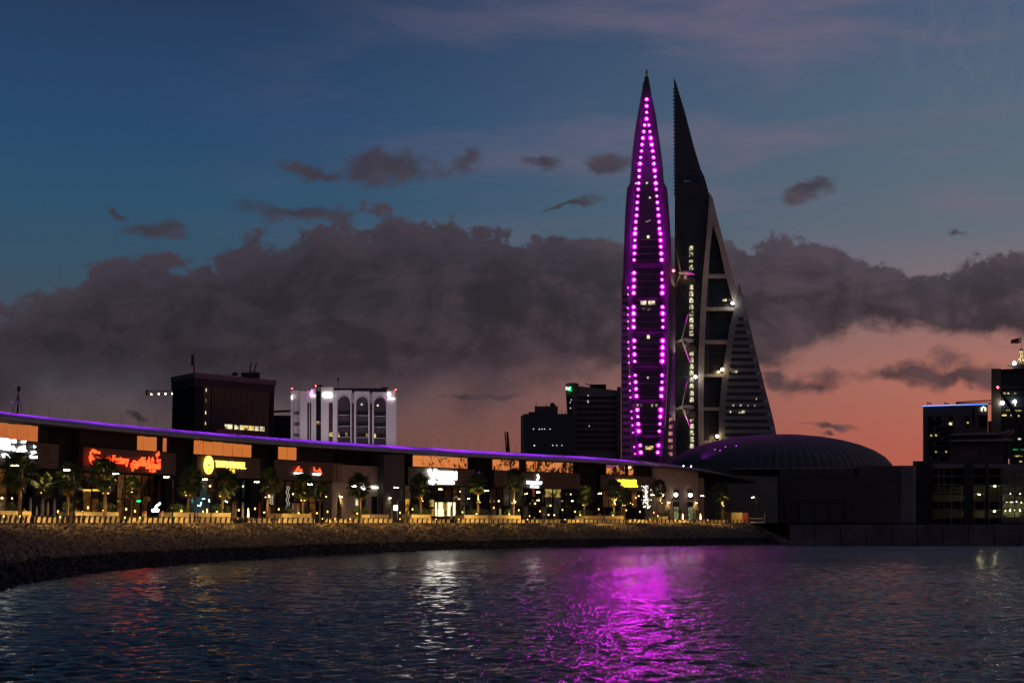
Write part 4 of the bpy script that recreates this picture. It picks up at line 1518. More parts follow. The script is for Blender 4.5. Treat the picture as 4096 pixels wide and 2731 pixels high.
def build_right_side():
    X = lambda v: 3600 + v / 2.528
    Z = lambda v: 1560 + v / 2.528
    Y = 900.0
    t = thing('hotel_block', 'dark slab with a blue LED line along its roof edge and a round logo', 'building', tuple(at(3820, 2086, Y)))
    quadbox(MB(), X(232), X(888), Z(166), 2086, Y, 40).build('body', mat('hotel_plaster', (0.14, 0.12, 0.12), 0.85, var=0.15, scale=0.05), t)
    MB().prism([at(X(a), Z(b), Y - .6) for a, b in ((232, 158), (888, 138), (888, 142), (232, 163))], (0, .8, 0)).build('led_line', emi('blue_led', (0.10, 0.30, 1.0), 3.2), t)
    rprism([at(X(a), Z(b), Y - .3) for a, b in ((232, 166), (232, 162), (888, 142), (888, 166))], 40).build('parapet', MATS['hotel_plaster'], t)
    for f in range(9):
        y = 275 + f * 50
        quadbox(MB(), X(288), X(540), Z(y - 6), Z(y + 32), Y - .3, .5).build('window_band', NIGHTW, t)
        for k in range(6):
            x = 296 + k * 40
            r = random.Random(f * 10 + k)
            m = {(1, 5): ROOM_C, (3, 1): 0, (4, 1): 0}.get((f, k), 0)
            mm = ROOM_C if (f, k) in ((1, 5),) else (mat('dim_curtain_window', (0.20, 0.19, 0.19), 0.6) if r.random() < 0.3 else NIGHTW)
            quadbox(MB(), X(x), X(x + 30), Z(y), Z(y + 28), Y - .5, .3).build('window', mm, t)
    for x, y in ((365, 458), (315, 458), (365, 622), (465, 622), (525, 322), (685, 330)):
        quadbox(MB(), X(x - 8), X(x + 8), Z(y - 9), Z(y + 9), Y - .8, .3).build('lit_window', ROOM_Y, t)
    for x0, x1, y0, y1 in ((665, 698, 258, 380), (735, 755, 190, 370), (808, 888, 255, 380)):
        quadbox(MB(), X(x0), X(x1), Z(y0), Z(y1), Y - .3, .5).build('window', NIGHTW, t)
    quadbox(MB(), X(890), X(928), Z(312), 2086, Y + 8, 20).build('annexe', GREYD, t)
    s = sign_thing('illuminated_sign', 'round pale winged logo near the roof of the slab with the blue line', X(846), Z(215), Y)
    for sg in (-1, 1):
        pts = [(846 + sg * (7 + 21 * math.cos(w)), 192 - 24 * math.sin(w)) for w in np.linspace(-1.25, 1.25, 9)]
        MB().prism([at(X(a), Z(b), Y - .9) for a, b in pts + [(846 + sg * 6, 178), (846 + sg * 12, 196), (846 + sg * 5, 208)][:2]], (0, .4, 0)).build('logo_wing', emi('cream_logo', (1.0, 0.93, 0.7), 1.6), s)
    MB().prism([at(X(a), Z(b), Y - .9) for a, b in ((840, 166), (846, 160), (852, 166), (849, 176), (843, 176))], (0, .4, 0)).build('logo_head', MATS['cream_logo'], s)
    mb = MB()
    for x0, x1 in ((275, 315), (450, 492), (570, 640)):
        mb.tube([at(X(x0), Z(150), Y + 4), at(X(x0), Z(126), Y + 4), at(X(x1), Z(140), Y + 4)], 0.35, 4)
    mb.build('roof_davits', DKSTEEL, t)
    k = thing('crane_jib', 'horizontal lattice crane jib above the roof of the slab with the blue line', 'crane', tuple(at(X(750), Z(130), 940)))
    mb = MB()
    J = lambda u, d: at(X(565 + 360 * u), Z(123 - 20 * u + d * (12 + 24 * u)), 940)
    mb.tube([J(0, 0), J(1, 0)], .3, 4).tube([J(0, 1), J(1, 1)], .3, 4)
    for q in range(16):
        mb.tube([J(q / 16, 1), J((q + .5) / 16, 0), J((q + 1) / 16, 1)], .17, 4)
    mb.build('lattice', mat('crane_orange', (0.20, 0.07, 0.03), 0.6), k)
    # pavilion-roofed block
    Y = 760.0
    t = thing('canopy_block', 'dark block with a thin upswept double canopy roof', 'building', tuple(at(3900, 2086, Y)))
    quadbox(MB(), X(505), X(1025), Z(440), 2086, Y + 6, 24).build('body', mat('canopy_body', (0.05, 0.045, 0.05), 0.6, var=0.2), t)
    for yy, e in ((430, 0), (495, 1)):
        pts = [(500 - e * 0, yy + 12), (700, yy + 4), (1000, yy), (1060, yy - 16), (1110, yy - 32 + e * 26), (1160 - e * 16, yy - 36 + e * 38), (1140, yy - 14 + e * 36), (1060, yy + 4 + e * 12), (1000, yy + 18), (505, yy + 24)]
        rprism([at(X(a), Z(b), Y) for a, b in pts], 32).build('canopy', mat('canopy_fascia', (0.30, 0.25, 0.25), 0.6), t)
    quadbox(MB(), X(595), X(890), Z(565), Z(700), Y + 5.7, .5).build('facade_panel', mat('canopy_panel', (0.07, 0.055, 0.06), 0.5), t)
    for x in (1030, 1105):
        quadbox(MB(), X(x), X(x + 8), Z(515), 2086, Y + 2, 1).build('column', GREYC, t)
    quadbox(MB(), X(1096), X(1104), Z(695), Z(755), Y + 1, .6).build('light_strip', emi('rose_strip', (1.0, 0.35, 0.35), 0.5), t)
    # tall glass tower at the frame edge
    Y = 820.0
    t = thing('glass_tower', 'tall dark glass tower at the right edge with scattered lit offices', 'tower', tuple(at(4080, 2086, Y)))
    A = lambda v: 3400 + v / 1.743
    B = lambda v: 1300 + v / 1.743
    quadbox(MB(), A(985), A(1052), B(303), 2086, Y, 45).build('corner_pier', mat('tower_brown', (0.11, 0.085, 0.06), 0.8, var=0.15), t)
    quadbox(MB(), A(1052), A(1500), B(340), 2086, Y + 1, 44).build('glass_body', BLUEG, t)
    rprism([at(A(a), B(b), Y + .5) for a, b in ((1052, 308), (1140, 303), (1500, 303), (1500, 342), (1052, 342))], 44).build('parapet', BROWN, t)
    quadbox(MB(), A(1138), A(1500), B(272), B(305), Y + 10, 30).build('plant_room', DKSTEEL, t)
    MB().tube([at(A(1100), B(285), Y + 12), at(A(1138), B(289), Y + 12)], .45, 5).build('roof_arm', BROWN2, t)
    for f in range(20):
        y = 395 + f * 38.5
        fl = quadbox(MB(), A(1056), A(1300), B(y + 24), B(y + 27), Y + .7, .4).build('floor_edge', DKSTEEL, t)
    YG = emi_room('yellow_green_office', '#e6d873', 0.8, 0.5)
    GR = emi_room('green_office', '#00c06a', 0.8, 0.5)
    for x0, x1, y0, m in ((1062, 1092, 470, ROOM_Y), (1098, 1110, 470, ROOM_C), (1143, 1158, 471, ROOM_C), (1090, 1116, 588, YG), (1145, 1194, 591, YG), (1060, 1092, 623, ROOM_Y), (1118, 1126, 623, ROOM_C),
                          (1172, 1180, 627, ROOM_C), (1136, 1176, 862, GR), (1190, 1212, 862, GR), (1138, 1202, 908, YG), (1178, 1198, 945, YG), (1172, 1192, 788, ROOM_C), (1148, 1156, 553, ROOM_C)):
        quadbox(MB(), A(x0), A(x1), B(y0), B(y0 + 10), Y + .6, .3).build('lit_office', m, t)
    wl = sphere_mesh(0.9, WHITEPT, 'site_lamp')
    for x, y in ((1063, 541), (1149, 533)):
        inst('site_lamp', wl, t, at(A(x), B(y), Y - 1))
    # crown with flag
    cr = thing('lit_lantern', 'glowing cream lantern turret on the roof of the right hand glass tower', 'turret', tuple(at(4083, 1455, Y + 14)))
    C = lambda v: 3900 + v / 9.224
    D = lambda v: 1330 + v / 9.224
    CREAM = mat('cream_stone', (0.75, 0.66, 0.42), 0.7)
    mb = MB()
    p = at(C(1720), D(1150), Y + 14)
    k = (at(C(1820), D(1150), Y + 14).x - p.x) / 100
    mb.lathe([(75 * k, 0), (60 * k, 200 * k), (55 * k, 440 * k), (118 * k, 455 * k), (118 * k, 490 * k), (100 * k, 520 * k), (20 * k, 570 * k)], tuple(p), 12)
    for a in range(6):
        w = a * math.pi / 3
        mb.tube([(p.x + 190 * k * math.cos(w), p.y + 190 * k * math.sin(w), p.z), (p.x + 60 * k * math.cos(w), p.y + 60 * k * math.sin(w), p.z + 220 * k)], 14 * k, 5)
    mb.build('turret_body', CREAM, cr)
    lo = sphere_mesh(0.9, WHITEPT, 'turret_lamp')
    inst('turret_lamp', lo, cr, at(C(1450), D(1130), Y + 8))
    for a in (-2.4, -0.7):
        q = p + Vector((4.0 * math.cos(a), 4.0 * math.sin(a), 0.6))
        spot('turret_beam', q, p + Vector((0, 0, 5)), (1.0, 0.85, 0.5), 900, 90, .8, .2, cr)
    fl = thing('flag', 'maroon flag with white serrated hoist edge on a mast at the right edge', 'flag', tuple(at(C(1715), D(590), Y + 14)))
    MB().tube([at(C(1715), D(600), Y + 14), at(C(1705), D(140), Y + 14)], .12, 5).build('flagpole', mat('pole_white', (0.6, 0.58, 0.55), 0.5), fl)
    hoist = []
    for i in range(6):
        hoist += [(1600, 200 + i * 41), (1618, 220 + i * 41)] if i < 5 else []
    red = [(1330, 268), (1450, 235), (1560, 205)] + hoist + [(1600, 402), (1440, 398), (1318, 405)]
    MB().prism([at(C(a), D(b), Y + 14 + .3 * math.sin(a * .03)) for a, b in red], (0, .08, 0)).build('red_field', mat('flag_maroon', (0.16, 0.008, 0.025), 0.8), fl)
    wht = [(1604, 196), (1700, 150), (1708, 380), (1604, 402)] + hoist[::-1]
    MB().prism([at(C(a), D(b), Y + 14.05) for a, b in wht], (0, .08, 0)).build('white_band', mat('flag_white', (0.5, 0.48, 0.46), 0.8), fl)
    # luffing boom across the tower
    bm = thing('crane_boom', 'thin dark luffing crane boom slanting across the right hand glass tower', 'crane', tuple(at(4050, 1640, 700)))
    mb = MB()
    mb.tube([at(A(1030), B(434), 700), at(A(1140), B(600), 700)], [0.5, 1.0], 6)
    mb.tube([at(A(1140), B(600), 700), at(A(1215), B(750), 700)], [1.0, 0.5], 6)
    mb.build('boom', DKSTEEL, bm)
    inst('tip_beacon', sphere_mesh(.5, REDPT, 'tip_beacon'), bm, at(A(1030), B(433), 699))
    # concrete frame under construction
    Y = 600.0
    t = thing('construction_frame', 'unfinished concrete frame building with bare floors and columns at the right', 'building', tuple(at(3880, 2086, Y)))
    CF = mat('raw_concrete', (0.16, 0.15, 0.14), 0.9, var=0.25, scale=0.2)
    CFD = mat('dark_hoarding', (0.03, 0.03, 0.033), 0.85, var=0.25, scale=0.2)
    quadbox(MB(), X(130), X(330), Z(716), 2112, Y + 2, 30).build('dark_core', CFD, t)
    rprism([at(X(a), Z(b), Y + 1) for a, b in ((0, 760), (110, 763), (205, 745), (205, 2112), (0, 2112))][:3] + [at(X(205), 2112, Y + 1), at(X(110), 2112, Y + 1)], 20).build('dark_core', CFD, t)
    for f in range(8):
        y = 780 + f * 84
        if Z(y) > 2080:
            break
        quadbox(MB(), X(330), X(1500), Z(y), Z(y + 11), Y - 1, 30).build('floor_slab', CF, t)
    for x in (385, 440, 520, 650, 745, 860, 890, 1010, 1030, 1150, 1270):
        quadbox(MB(), X(x), X(x + 12), Z(745), 2112, Y + .5, 1.2).build('column', CF, t)
    quadbox(MB(), X(330), X(1500), Z(745), 2112, Y + 24, 1).build('back_wall', CF, t)
    quadbox(MB(), X(655), X(740), Z(745), 2112, Y - 2, 6).build('lift_shaft', CFD, t)
    quadbox(MB(), X(862), X(888), Z(745), 2112, Y - 2, 6).build('lift_shaft', CFD, t)
    sc = thing('scaffold', 'dense tube scaffold in front of the floodlit end of the unfinished frame', 'scaffold', tuple(at(4050, 2086, Y - 3)))
    r = random.Random(4)
    SCM = mat('scaffold_tube', (0.30, 0.28, 0.22), 0.6, metal=0.3)
    for x in np.arange(1035, 1300, 14.5):
        MB().tube([at(X(x), Z(790), Y - 3), at(X(x), 2112, Y - 3)], 0.09, 4).build('standard', SCM, sc)
    for y in np.arange(800, 1350, 21):
        MB().tube([at(X(1030), Z(y), Y - 3.1), at(X(1300), Z(y - 4), Y - 3.1)], 0.08, 4).build('ledger', SCM, sc)
    for k in range(26):
        x, y = r.uniform(1035, 1240), r.uniform(800, 1250)
        MB().tube([at(X(x), Z(y), Y - 3.2), at(X(x + r.choice((-50, 50))), Z(y + 84), Y - 3.2)], 0.07, 4).build('brace', SCM, sc)
    for k in range(44):
        x, y = r.uniform(1030, 1240), 800 + 42 * r.randrange(0, 13)
        w = r.uniform(14, 60)
        quadbox(MB(), X(x), X(x + w), Z(y), Z(y + r.choice((8, 14, 24))), Y - 2.6, .1).build('board', mat('scaffold_board', (0.35, 0.30, 0.18), 0.8) if r.random() < .6 else CFD, sc)
    for x0 in (905, 750, 520):
        for x in (x0, x0 + 100):
            MB().tube([at(X(x), Z(960), Y - 3), at(X(x), 2112, Y - 3)], 0.11, 4).build('standard', SCM, sc)
    WL_ = emi('work_light', (0.95, 0.90, 0.40), 380.0)
    quadbox(MB(), X(1036), X(1500), Z(800), 2112, Y + 8, 1).build('lit_back_wall', mat('site_render', (0.42, 0.40, 0.28), 0.9, var=0.3, scale=0.4), t)
    flr = ('topmost', 'second', 'third', 'fourth', 'fifth', 'lowest')
    for f in range(1, 7):
        for q, x in enumerate((1065, 1115, 1165, 1215)):
            p = at(X(x + 13 * (f % 2)), Z(780 + f * 84 - 72), Y + 4)
            o = MB().lathe([(.05, -.08), (.13, -.03), (.13, .03), (.05, .08)], tuple(p), 7).build('work_light', WL_)
            tag(o, 'yellow green work light, %s lit floor of the scaffolded frame, %s in its row' % (flr[f - 1], ('first', 'second', 'third', 'fourth')[q]), 'lamp', 'work lights inside the frame')
    for q, (f, x) in enumerate(((2, 960), (5, 955), (3, 800))):
        p = at(X(x), Z(780 + f * 84 + 24), Y + 10)
        o = MB().lathe([(.1, -.15), (.2, -.05), (.2, .05), (.1, .15)], tuple(p), 8).build('work_light', WL_)
        tag(o, 'dim work light under a bare slab left of the scaffold, %s of three' % ('upper right', 'lower right', 'left')[q], 'lamp', 'dim work lights in the frame')


build_right_side()
# ================================================================== THE MALL
ZE, ZW, ZL = 24.2, 20.7, 16.0           # eave, foot of the window strip, foot of the louvres
MWALL = mat('mall_dark_cladding', (0.022, 0.021, 0.025), 0.9, var=0.25, scale=0.3, spec=0.0)
MWALL2 = mat('mall_brown_cladding', (0.045, 0.034, 0.030), 0.9, var=0.25, scale=0.3, spec=0.0)
SLAT = mat('bronze_louvre', (0.10, 0.078, 0.072), 0.45, metal=0.2, var=0.15, scale=0.5)
FRAME = mat('shop_frame', (0.018, 0.018, 0.02), 0.6, var=0.1, spec=0.1)
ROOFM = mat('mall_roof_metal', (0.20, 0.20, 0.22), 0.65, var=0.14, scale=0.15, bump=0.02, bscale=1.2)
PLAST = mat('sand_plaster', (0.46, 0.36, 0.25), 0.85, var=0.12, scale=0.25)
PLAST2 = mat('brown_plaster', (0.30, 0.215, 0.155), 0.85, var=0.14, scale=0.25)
GREYW = mat('slate_wall', (0.075, 0.068, 0.066), 0.85, var=0.2, scale=0.3, spec=0.2)


def mirror_glass(name, col, rough=0.04, bumpd=0.05):
    m = bpy.data.materials.new(name)
    m.use_nodes = True
    t = m.node_tree
    b = t.nodes['Principled BSDF']
    b.inputs['Base Color'].default_value = tuple(col) + (1,)
    b.inputs['Metallic'].default_value = 1.0
    b.inputs['Roughness'].default_value = rough
    ge = t.nodes.new('ShaderNodeNewGeometry')
    bn = t.nodes.new('ShaderNodeBump')
    bn.inputs['Distance'].default_value = bumpd
    t.links.new(noise(ge.outputs['Position'], 0.35, 2, 0.4, tree=t), bn.inputs['Height'])
    t.links.new(bn.outputs[0], b.inputs['Normal'])
    return m


MIRROR = mirror_glass('coated_mirror_glass', (0.66, 0.52, 0.42), 0.05, 0.06)
DARKP = mat('dark_upper_glass', (0.010, 0.012, 0.015), 0.3, var=0.0, spec=0.02)
SHOPG = mat('dark_shop_glass', (0.012, 0.014, 0.016), 0.06, var=0.0, spec=0.35)
SHOPG.node_tree.nodes['Principled BSDF'].inputs['Roughness'].default_value = 0.06


def slab(mb, s0, s1, g, th, z0, z1, g1=None):
    """curved slab along the front line, g at its water side"""
    n = max(1, int(abs(s1 - s0) / 7))
    q = np.linspace(s0, s1, n + 1)
    for i in range(n):
        a, b = q[i], q[i + 1]
        bot = [bp(a, g, z0), bp(b, g, z0), bp(b, g + th, z0), bp(a, g + th, z0)]
        top = [Vector((p.x, p.y, z1)) for p in bot]
        mb.hexa(bot, top)
    return mb


mall_base = bp(170, 34, DECK)
MALL = thing('shopping_mall', 'long curved waterfront mall with purple lit roof, louvre bands and shopfronts', 'mall', tuple(mall_base))
S = lambda px, g=30.0, py=1850: s_at(px, g, py)
S0, S1 = S(-330), S(2612)

slab(MB(), S0, S1, 35.0, 1.0, DECK, ZE - .05).build('core_wall', MWALL, MALL)


def build_roof():
    r = thing_part = None
    n = 92
    q = np.linspace(S0, S(2606), n + 1)
    prof = [(27.2, 0.0), (28.2, 0.52), (30.5, 1.10), (34.0, 1.72), (38.5, 2.22), (43.5, 2.48), (49.0, 2.40), (58.0, 1.6)]
    roof = MB()
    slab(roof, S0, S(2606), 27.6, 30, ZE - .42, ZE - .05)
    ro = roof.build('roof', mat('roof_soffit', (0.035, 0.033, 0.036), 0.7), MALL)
    for i in range(n):
        mb = MB()
        a = q[i] + (q[i + 1] - q[i]) * 0.015
        b = q[i + 1] - (q[i + 1] - q[i]) * 0.015
        # the last stretch droops towards its end
        def zf(s, z):
            u = max(0.0, (s - S(2420)) / (S(2606) - S(2420)))
            return ZE + z - 0.9 * u * u * (0.25 + z / 3.2)
        A = [bp(a, g, zf(a, z)) for g, z in prof]
        B = [bp(b, g, zf(b, z)) for g, z in prof]
        mb.strip(A, B)
        # underside lip
        mb.poly([A[0], B[0], Vector((B[0].x, B[0].y, B[0].z - .3)), Vector((A[0].x, A[0].y, A[0].z - .3))])
        mb.build('roof_panel', ROOFM, ro, smooth=True)
    # standing seams
    sm = mat('roof_seam', (0.34, 0.34, 0.36), 0.5)
    for i in range(0, n + 1):
        s = q[i]
        mb = MB()
        for (g0, z0), (g1, z1) in zip(prof[:6], prof[1:7]):
            mb.tube([bp(s, g0, ZE + z0 + .02), bp(s, g1, ZE + z1 + .02)], 0.05, 4, False)
        if s < S(2420):
            mb.build('roof_seam', sm, ro)
    # linear purple luminaires on low posts behind the ridge, beamed down on to the front slope
    s = S0 + 2
    k = 0
    while s < S(2560):
        p = bp(s, 44.0, ZE + 5.2)
        lum = MB().tube([bp(s, 44.0, ZE + 2.4), p], .025, 4).build('luminaire_post', DKSTEEL, ro)
        l_ = bpy.data.lights.new('purple_linear_light', 'AREA')
        l_.shape = 'RECTANGLE'
        l_.size, l_.size_y = 5.2, .15
        l_.spread = math.radians(19)
        l_.color = (.34, .015, 1.0)
        l_.energy = PURPLE * random.Random(k).choice((.45, .8, 1.0, 1.15, 1.7))
        o = bpy.data.objects.new('purple_linear_light', l_)
        COL.objects.link(o)
        tx, ty = ctan(s)
        zq = -(bp(s, 28.6, ZE + .5) - p).normalized()
        xq = Vector((tx, ty, 0))
        xq = (xq - zq * xq.dot(zq)).normalized()
        yq = zq.cross(xq)
        o.matrix_world = Matrix(((xq.x, yq.x, zq.x, p.x), (xq.y, yq.y, zq.y, p.y), (xq.z, yq.z, zq.z, p.z), (0, 0, 0, 1)))
        s += 5.6
        k += 1


PURPLE = 800.0
build_roof()


def panes(px0, px1, n, m, z0=ZW, z1=ZE - .45, g=29.6, tilt=0.022, seed=1, nm='window_pane'):
    r = random.Random(seed)
    s0, s1 = S(px0), S(px1)
    for k in range(n):
        a = s0 + (s1 - s0) * (k + 0.012) / n
        b = s0 + (s1 - s0) * (k + 0.988) / n
        e0, e1 = r.gauss(0, tilt), r.gauss(0, tilt)
        bot = [bp(a, g + e0, z0), bp(b, g - e0, z0), bp(b, g + .12, z0), bp(a, g + .12, z0)]
        top = [bp(a, g + e1, z1), bp(b, g - e1 * .5, z1), bp(b, g + .12, z1), bp(a, g + .12, z1)]
        MB().hexa(bot, top).build(nm, m, MALL)


def bay(px0, px1, lx0, lx1):
    """projecting bay: window strip above, louvres below"""
    s0, s1 = S(px0), S(px1)
    slab(MB(), s0, s1, 29.8, 5.0, ZL - .2, ZE - .45).build('bay_wall', MWALL2, MALL)
    slab(MB(), s0 - .3, s1 + .3, 29.45, .4, ZE - .44, ZE - .1).build('bay_head', MWALL, MALL)
    l0, l1 = S(lx0), S(lx1)
    slab(MB(), l0, l1, 29.0, .5, ZW - .25, ZW - .02).build('louvre_cap', MWALL, MALL)
    z = ZL
    while z < ZW - .3:
        slab(MB(), l0, l1, 28.7, .22, z, z + .15).build('louvre_slat', SLAT, MALL)
        z += 0.352
    s = l0 + .4
    while s < l1:
        slab(MB(), s, s + .12, 28.95, .25, ZL, ZW - .25).build('louvre_post', MWALL, MALL)
        s += 3.4


bay(-330, 140, -330, 210)
bay(308, 661, 308, 683)
bay(767, 999, 768, 1023)
bay(1106, 1330, 1079, 1352)
bay(1640, 1868, 1617, 1887)
bay(1963, 2290, 1963, 2306)
bay(2419, 2600, 2388, 2614)
panes(-330, 140, 11, MIRROR, seed=1)
panes(140, 180, 1, DARKP, seed=2)
panes(308, 540, 8, DARKP, seed=3)
panes(540, 618, 3, MIRROR, tilt=0.05, seed=4)
panes(618, 642, 1, DARKP, seed=5)
panes(642, 659, 1, MIRROR, tilt=0.05, seed=5)
panes(767, 999, 6, MIRROR, seed=6)
panes(1106, 1180, 2, MIRROR, seed=7)
panes(1180, 1330, 4, DARKP, seed=8)
panes(1646, 1865, 6, MIRROR, seed=9)
panes(1965, 2071, 3, MIRROR, tilt=0.03, seed=10)
panes(2071, 2100, 1, DARKP, seed=11)
panes(2100, 2287, 5, MIRROR, seed=12)
panes(2421, 2495, 2, MIRROR, seed=13)
panes(2495, 2508, 1, DARKP, seed=14)
panes(2508, 2529, 1, MIRROR, seed=15)
panes(2529, 2600, 2, DARKP, seed=16)
# recessed dark blocks between the bays
for a, b, g, zt in ((183, 300, 31.2, ZE - .5), (664, 764, 31.0, ZE - .5), (1002, 1076, 31.0, ZE - .5), (1890, 1960, 31.0, ZE - .5), (2308, 2386, 30.6, ZE - .5)):
    slab(MB(), S(a, g), S(b, g), g, 4.0, DECK, zt).build('recessed_block', MWALL, MALL)
slab(MB(), S(140), S(183), 30.2, 4.5, DECK, ZE - .5).build('recessed_block', MWALL, MALL)

# the plastered stretch in the middle
slab(MB(), S(1330, 30), S(1536, 30), 30.0, 4.9, 15.6, 20.2).build('upper_plaster_wall', PLAST2, MALL)  # browner upper band; the fading of the wall lamps' light is in its colour
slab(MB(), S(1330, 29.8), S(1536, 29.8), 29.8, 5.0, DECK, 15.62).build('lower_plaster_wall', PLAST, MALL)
slab(MB(), S(1354, 33), S(1536, 33), 33.0, 1.9, 20.2, 23.2).build('upper_set_back', MWALL, MALL)
slab(MB(), S(1330, 34), S(1536, 34), 34.0, .9, 23.2, ZE - .2).build('red_fascia', mat('red_brown_fascia', (0.16, 0.06, 0.04), 0.7), MALL)
slab(MB(), S(1536, 28), S(1618, 28), 28.0, 6.5, DECK, 23.4).build('slate_wall', GREYW, MALL)
for a, b, y0, y1, m in ((1488, 1510, 1985, 2092, FRAME), (1455, 1464, 2000, 2092, FRAME), (1446, 1465, 1992, 2092, SHOPG)):
    slab(MB(), S(a, 29.7), S(b, 29.7), 29.7, .3, DECK, zpx(a, y0, 29.7)).build('wall_opening', m, MALL)
slab(MB(), S(1427, 29.6), S(1434, 29.6), 29.6, .3, zpx(1430, 2020, 29.6), zpx(1430, 1980, 29.6)).build('slit_window', ROOM_C, MALL)
# end block
EW = 29.0
slab(MB(), S(2612, EW), S(2793, EW), EW, 9.0, DECK, 23.7).build('end_wall', PLAST2, MALL)
slab(MB(), S(2795, EW + 3), S(2815, EW + 3), EW + 3, 6.0, DECK, zpx(2800, 1910, EW + 3)).build('end_return', PLAST2, MALL)
for px in (2704, 2760):
    a, b = S(px - 12, EW - .3), S(px + 12, EW - .3)
    fr = slab(MB(), a, b, EW - .12, .3, zpx(px, 1996, EW), zpx(px, 1956, EW)).build('window_frame', PLAST, MALL)
    slab(MB(), S(px - 9.5, EW - .3), S(px + 9.5, EW - .3), EW - .3, .3, zpx(px, 1994, EW), zpx(px, 1960, EW)).build('window_pane', SHOPG, fr)
    slab(MB(), S(px - 11, EW - .2), S(px + 11, EW - .2), EW - .15, .3, DECK, zpx(px, 2006, EW)).build('door_frame', MWALL2, MALL)
    slab(MB(), S(px - 9, EW - .3), S(px + 9, EW - .3), EW - .32, .25, DECK, zpx(px, 2026, EW)).build('door_pane', emi_room('olive_lit_door', '#aeb487', 0.5, 0.7), MALL)
slab(MB(), S(2640, EW), S(2656, EW), EW - .25, .3, zpx(2648, 1994, EW), zpx(2648, 1962, EW)).build('window_pane', SHOPG, MALL)

# shopfront glazing below the louvres
r_ = random.Random(21)
DIMROOM = emi_room('dim_warm_shop', '#c98b45', 0.10, 0.8)
DIMTEAL = emi_room('dim_teal_shop', '#4f7f86', 0.14, 0.3)
DIMGREY = emi_room('dim_grey_shop', '#6c6f60', 0.10, 0.4)
LITPANE = emi_room('yellow_lit_shop', '#e6c66a', 0.55, 0.6)
LITCREAM = emi('cream_lit_doorway', '#fff0c0', 1.3)
for a, b, tone in ((-330, 183, 0), (300, 664, 0), (764, 1002, 1), (1076, 1330, 0), (1618, 1890, 2), (1960, 2308, 2), (2386, 2612, 0)):
    s0, s1 = S(a, 32.5), S(b, 32.5)
    n = max(2, int((s1 - s0) / 2.7))
    sp = slab(MB(), s0, s1, 32.35, .25, 10.6, 10.85).build('transom', FRAME, MALL)
    slab(MB(), s0, s1, 32.35, .25, ZL - .3, ZL - .02).build('shop_head', FRAME, MALL)
    for k in range(n + 1):
        s = s0 + (s1 - s0) * k / n
        slab(MB(), s - .07, s + .07, 32.3, .3, DECK, ZL - .3).build('mullion', FRAME, MALL)
    for k in range(n):
        x = s0 + (s1 - s0) * (k + .03) / n
        y = s0 + (s1 - s0) * (k + .97) / n
        for z0, z1 in ((DECK + .1, 10.6), (10.85, ZL - .3)):
            q = r_.random()
            m = SHOPG
            if q < 0.30:
                m = (DIMROOM, DIMTEAL, DIMGREY)[tone] if z0 < 8 or tone else DIMROOM
            slab(MB(), x, y, 32.5, .06, z0, z1).build('shop_pane', m, MALL)


def lit(px0, px1, y0, y1, m, g=32.2, nm='lit_window'):
    slab(MB(), S(px0, g, y0), S(px1, g, y0), g, .1, zpx(px0, y1, g), zpx(px0, y0, g)).build(nm, m, MALL)


for q in ((1742, 1748), (1755, 1772), (1791, 1807), (1813, 1822)):
    lit(q[0], q[1], 2008, 2063, LITCREAM)
lit(1752, 1775, 2036, 2064, LITCREAM, nm='lit_door')
lit(1775, 1787, 2008, 2064, LITPANE)
lit(1718, 1736, 1998, 2026, LITPANE)
lit(1623, 1637, 1995, 2060, emi_room('amber_lit_shop', '#e8a63a', 0.9, 0.5))
lit(1722, 1738, 2034, 2062, MATS['amber_lit_shop'])
for q in ((2181, 2208), (2215, 2243)):
    lit(q[0], q[1], 1953, 1987, LITPANE)
    lit(q[0], q[1], 1990, 2030, DIMGREY)
lit(1955, 1962, 1988, 2010, LITPANE)
lit(2077, 2092, 1952, 1980, DIMGREY)
lit(1999, 2005, 2034, 2060, LITPANE)
lit(2130, 2140, 1950, 1985, emi_room('rose_lit_shop', '#c65a4a', 0.35, 0.5))
lit(764, 810, 1985, 2052, DIMTEAL)
lit(812, 838, 1975, 2052, DIMTEAL)
lit(1060, 1092, 1975, 2010, DIMGREY)
lit(575, 603, 1985, 2003, DIMROOM)
lit(633, 660, 1920, 2030, mat('maroon_wall', (0.10, 0.03, 0.03), 0.7))
lit(330, 364, 1956, 1962, emi('amber_strip', '#ffb648', 1.6), nm='light_strip')
lit(372, 400, 1956, 1962, MATS['amber_strip'], nm='light_strip')
lit(333, 364, 1964, 2005, DIMROOM)

# the lower grey roof beyond the purple one
sec = MB()
n = 26
q = np.linspace(S(2600), S(3010), n + 1)


def secp(s, g, z):
    u = (s - S(2600)) / (S(3010) - S(2600))
    return bp(s, g, 23.9 + z * (1 - 0.7 * u) - 4.3 * u ** 1.9)


ER = thing('end_roof', 'unlit grey curved roof over the sand coloured end block of the mall', 'roof', tuple(bp(S(2750), 40, 23.0)))
for i in range(n):
    prof = [(27.5, 0.0), (29.0, .7), (33, 1.5), (38, 2.2), (44, 2.5), (52, 1.8)]
    a, b = q[i] + .03, q[i + 1] - .03
    MB().strip([secp(a, g, z) for g, z in prof], [secp(b, g, z) for g, z in prof]).build('roof_panel', ROOFM, ER, smooth=True)
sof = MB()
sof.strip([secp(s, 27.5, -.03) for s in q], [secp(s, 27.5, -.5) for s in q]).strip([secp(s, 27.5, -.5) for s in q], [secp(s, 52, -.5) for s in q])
sof.build('soffit', MATS['roof_soffit'], ER)
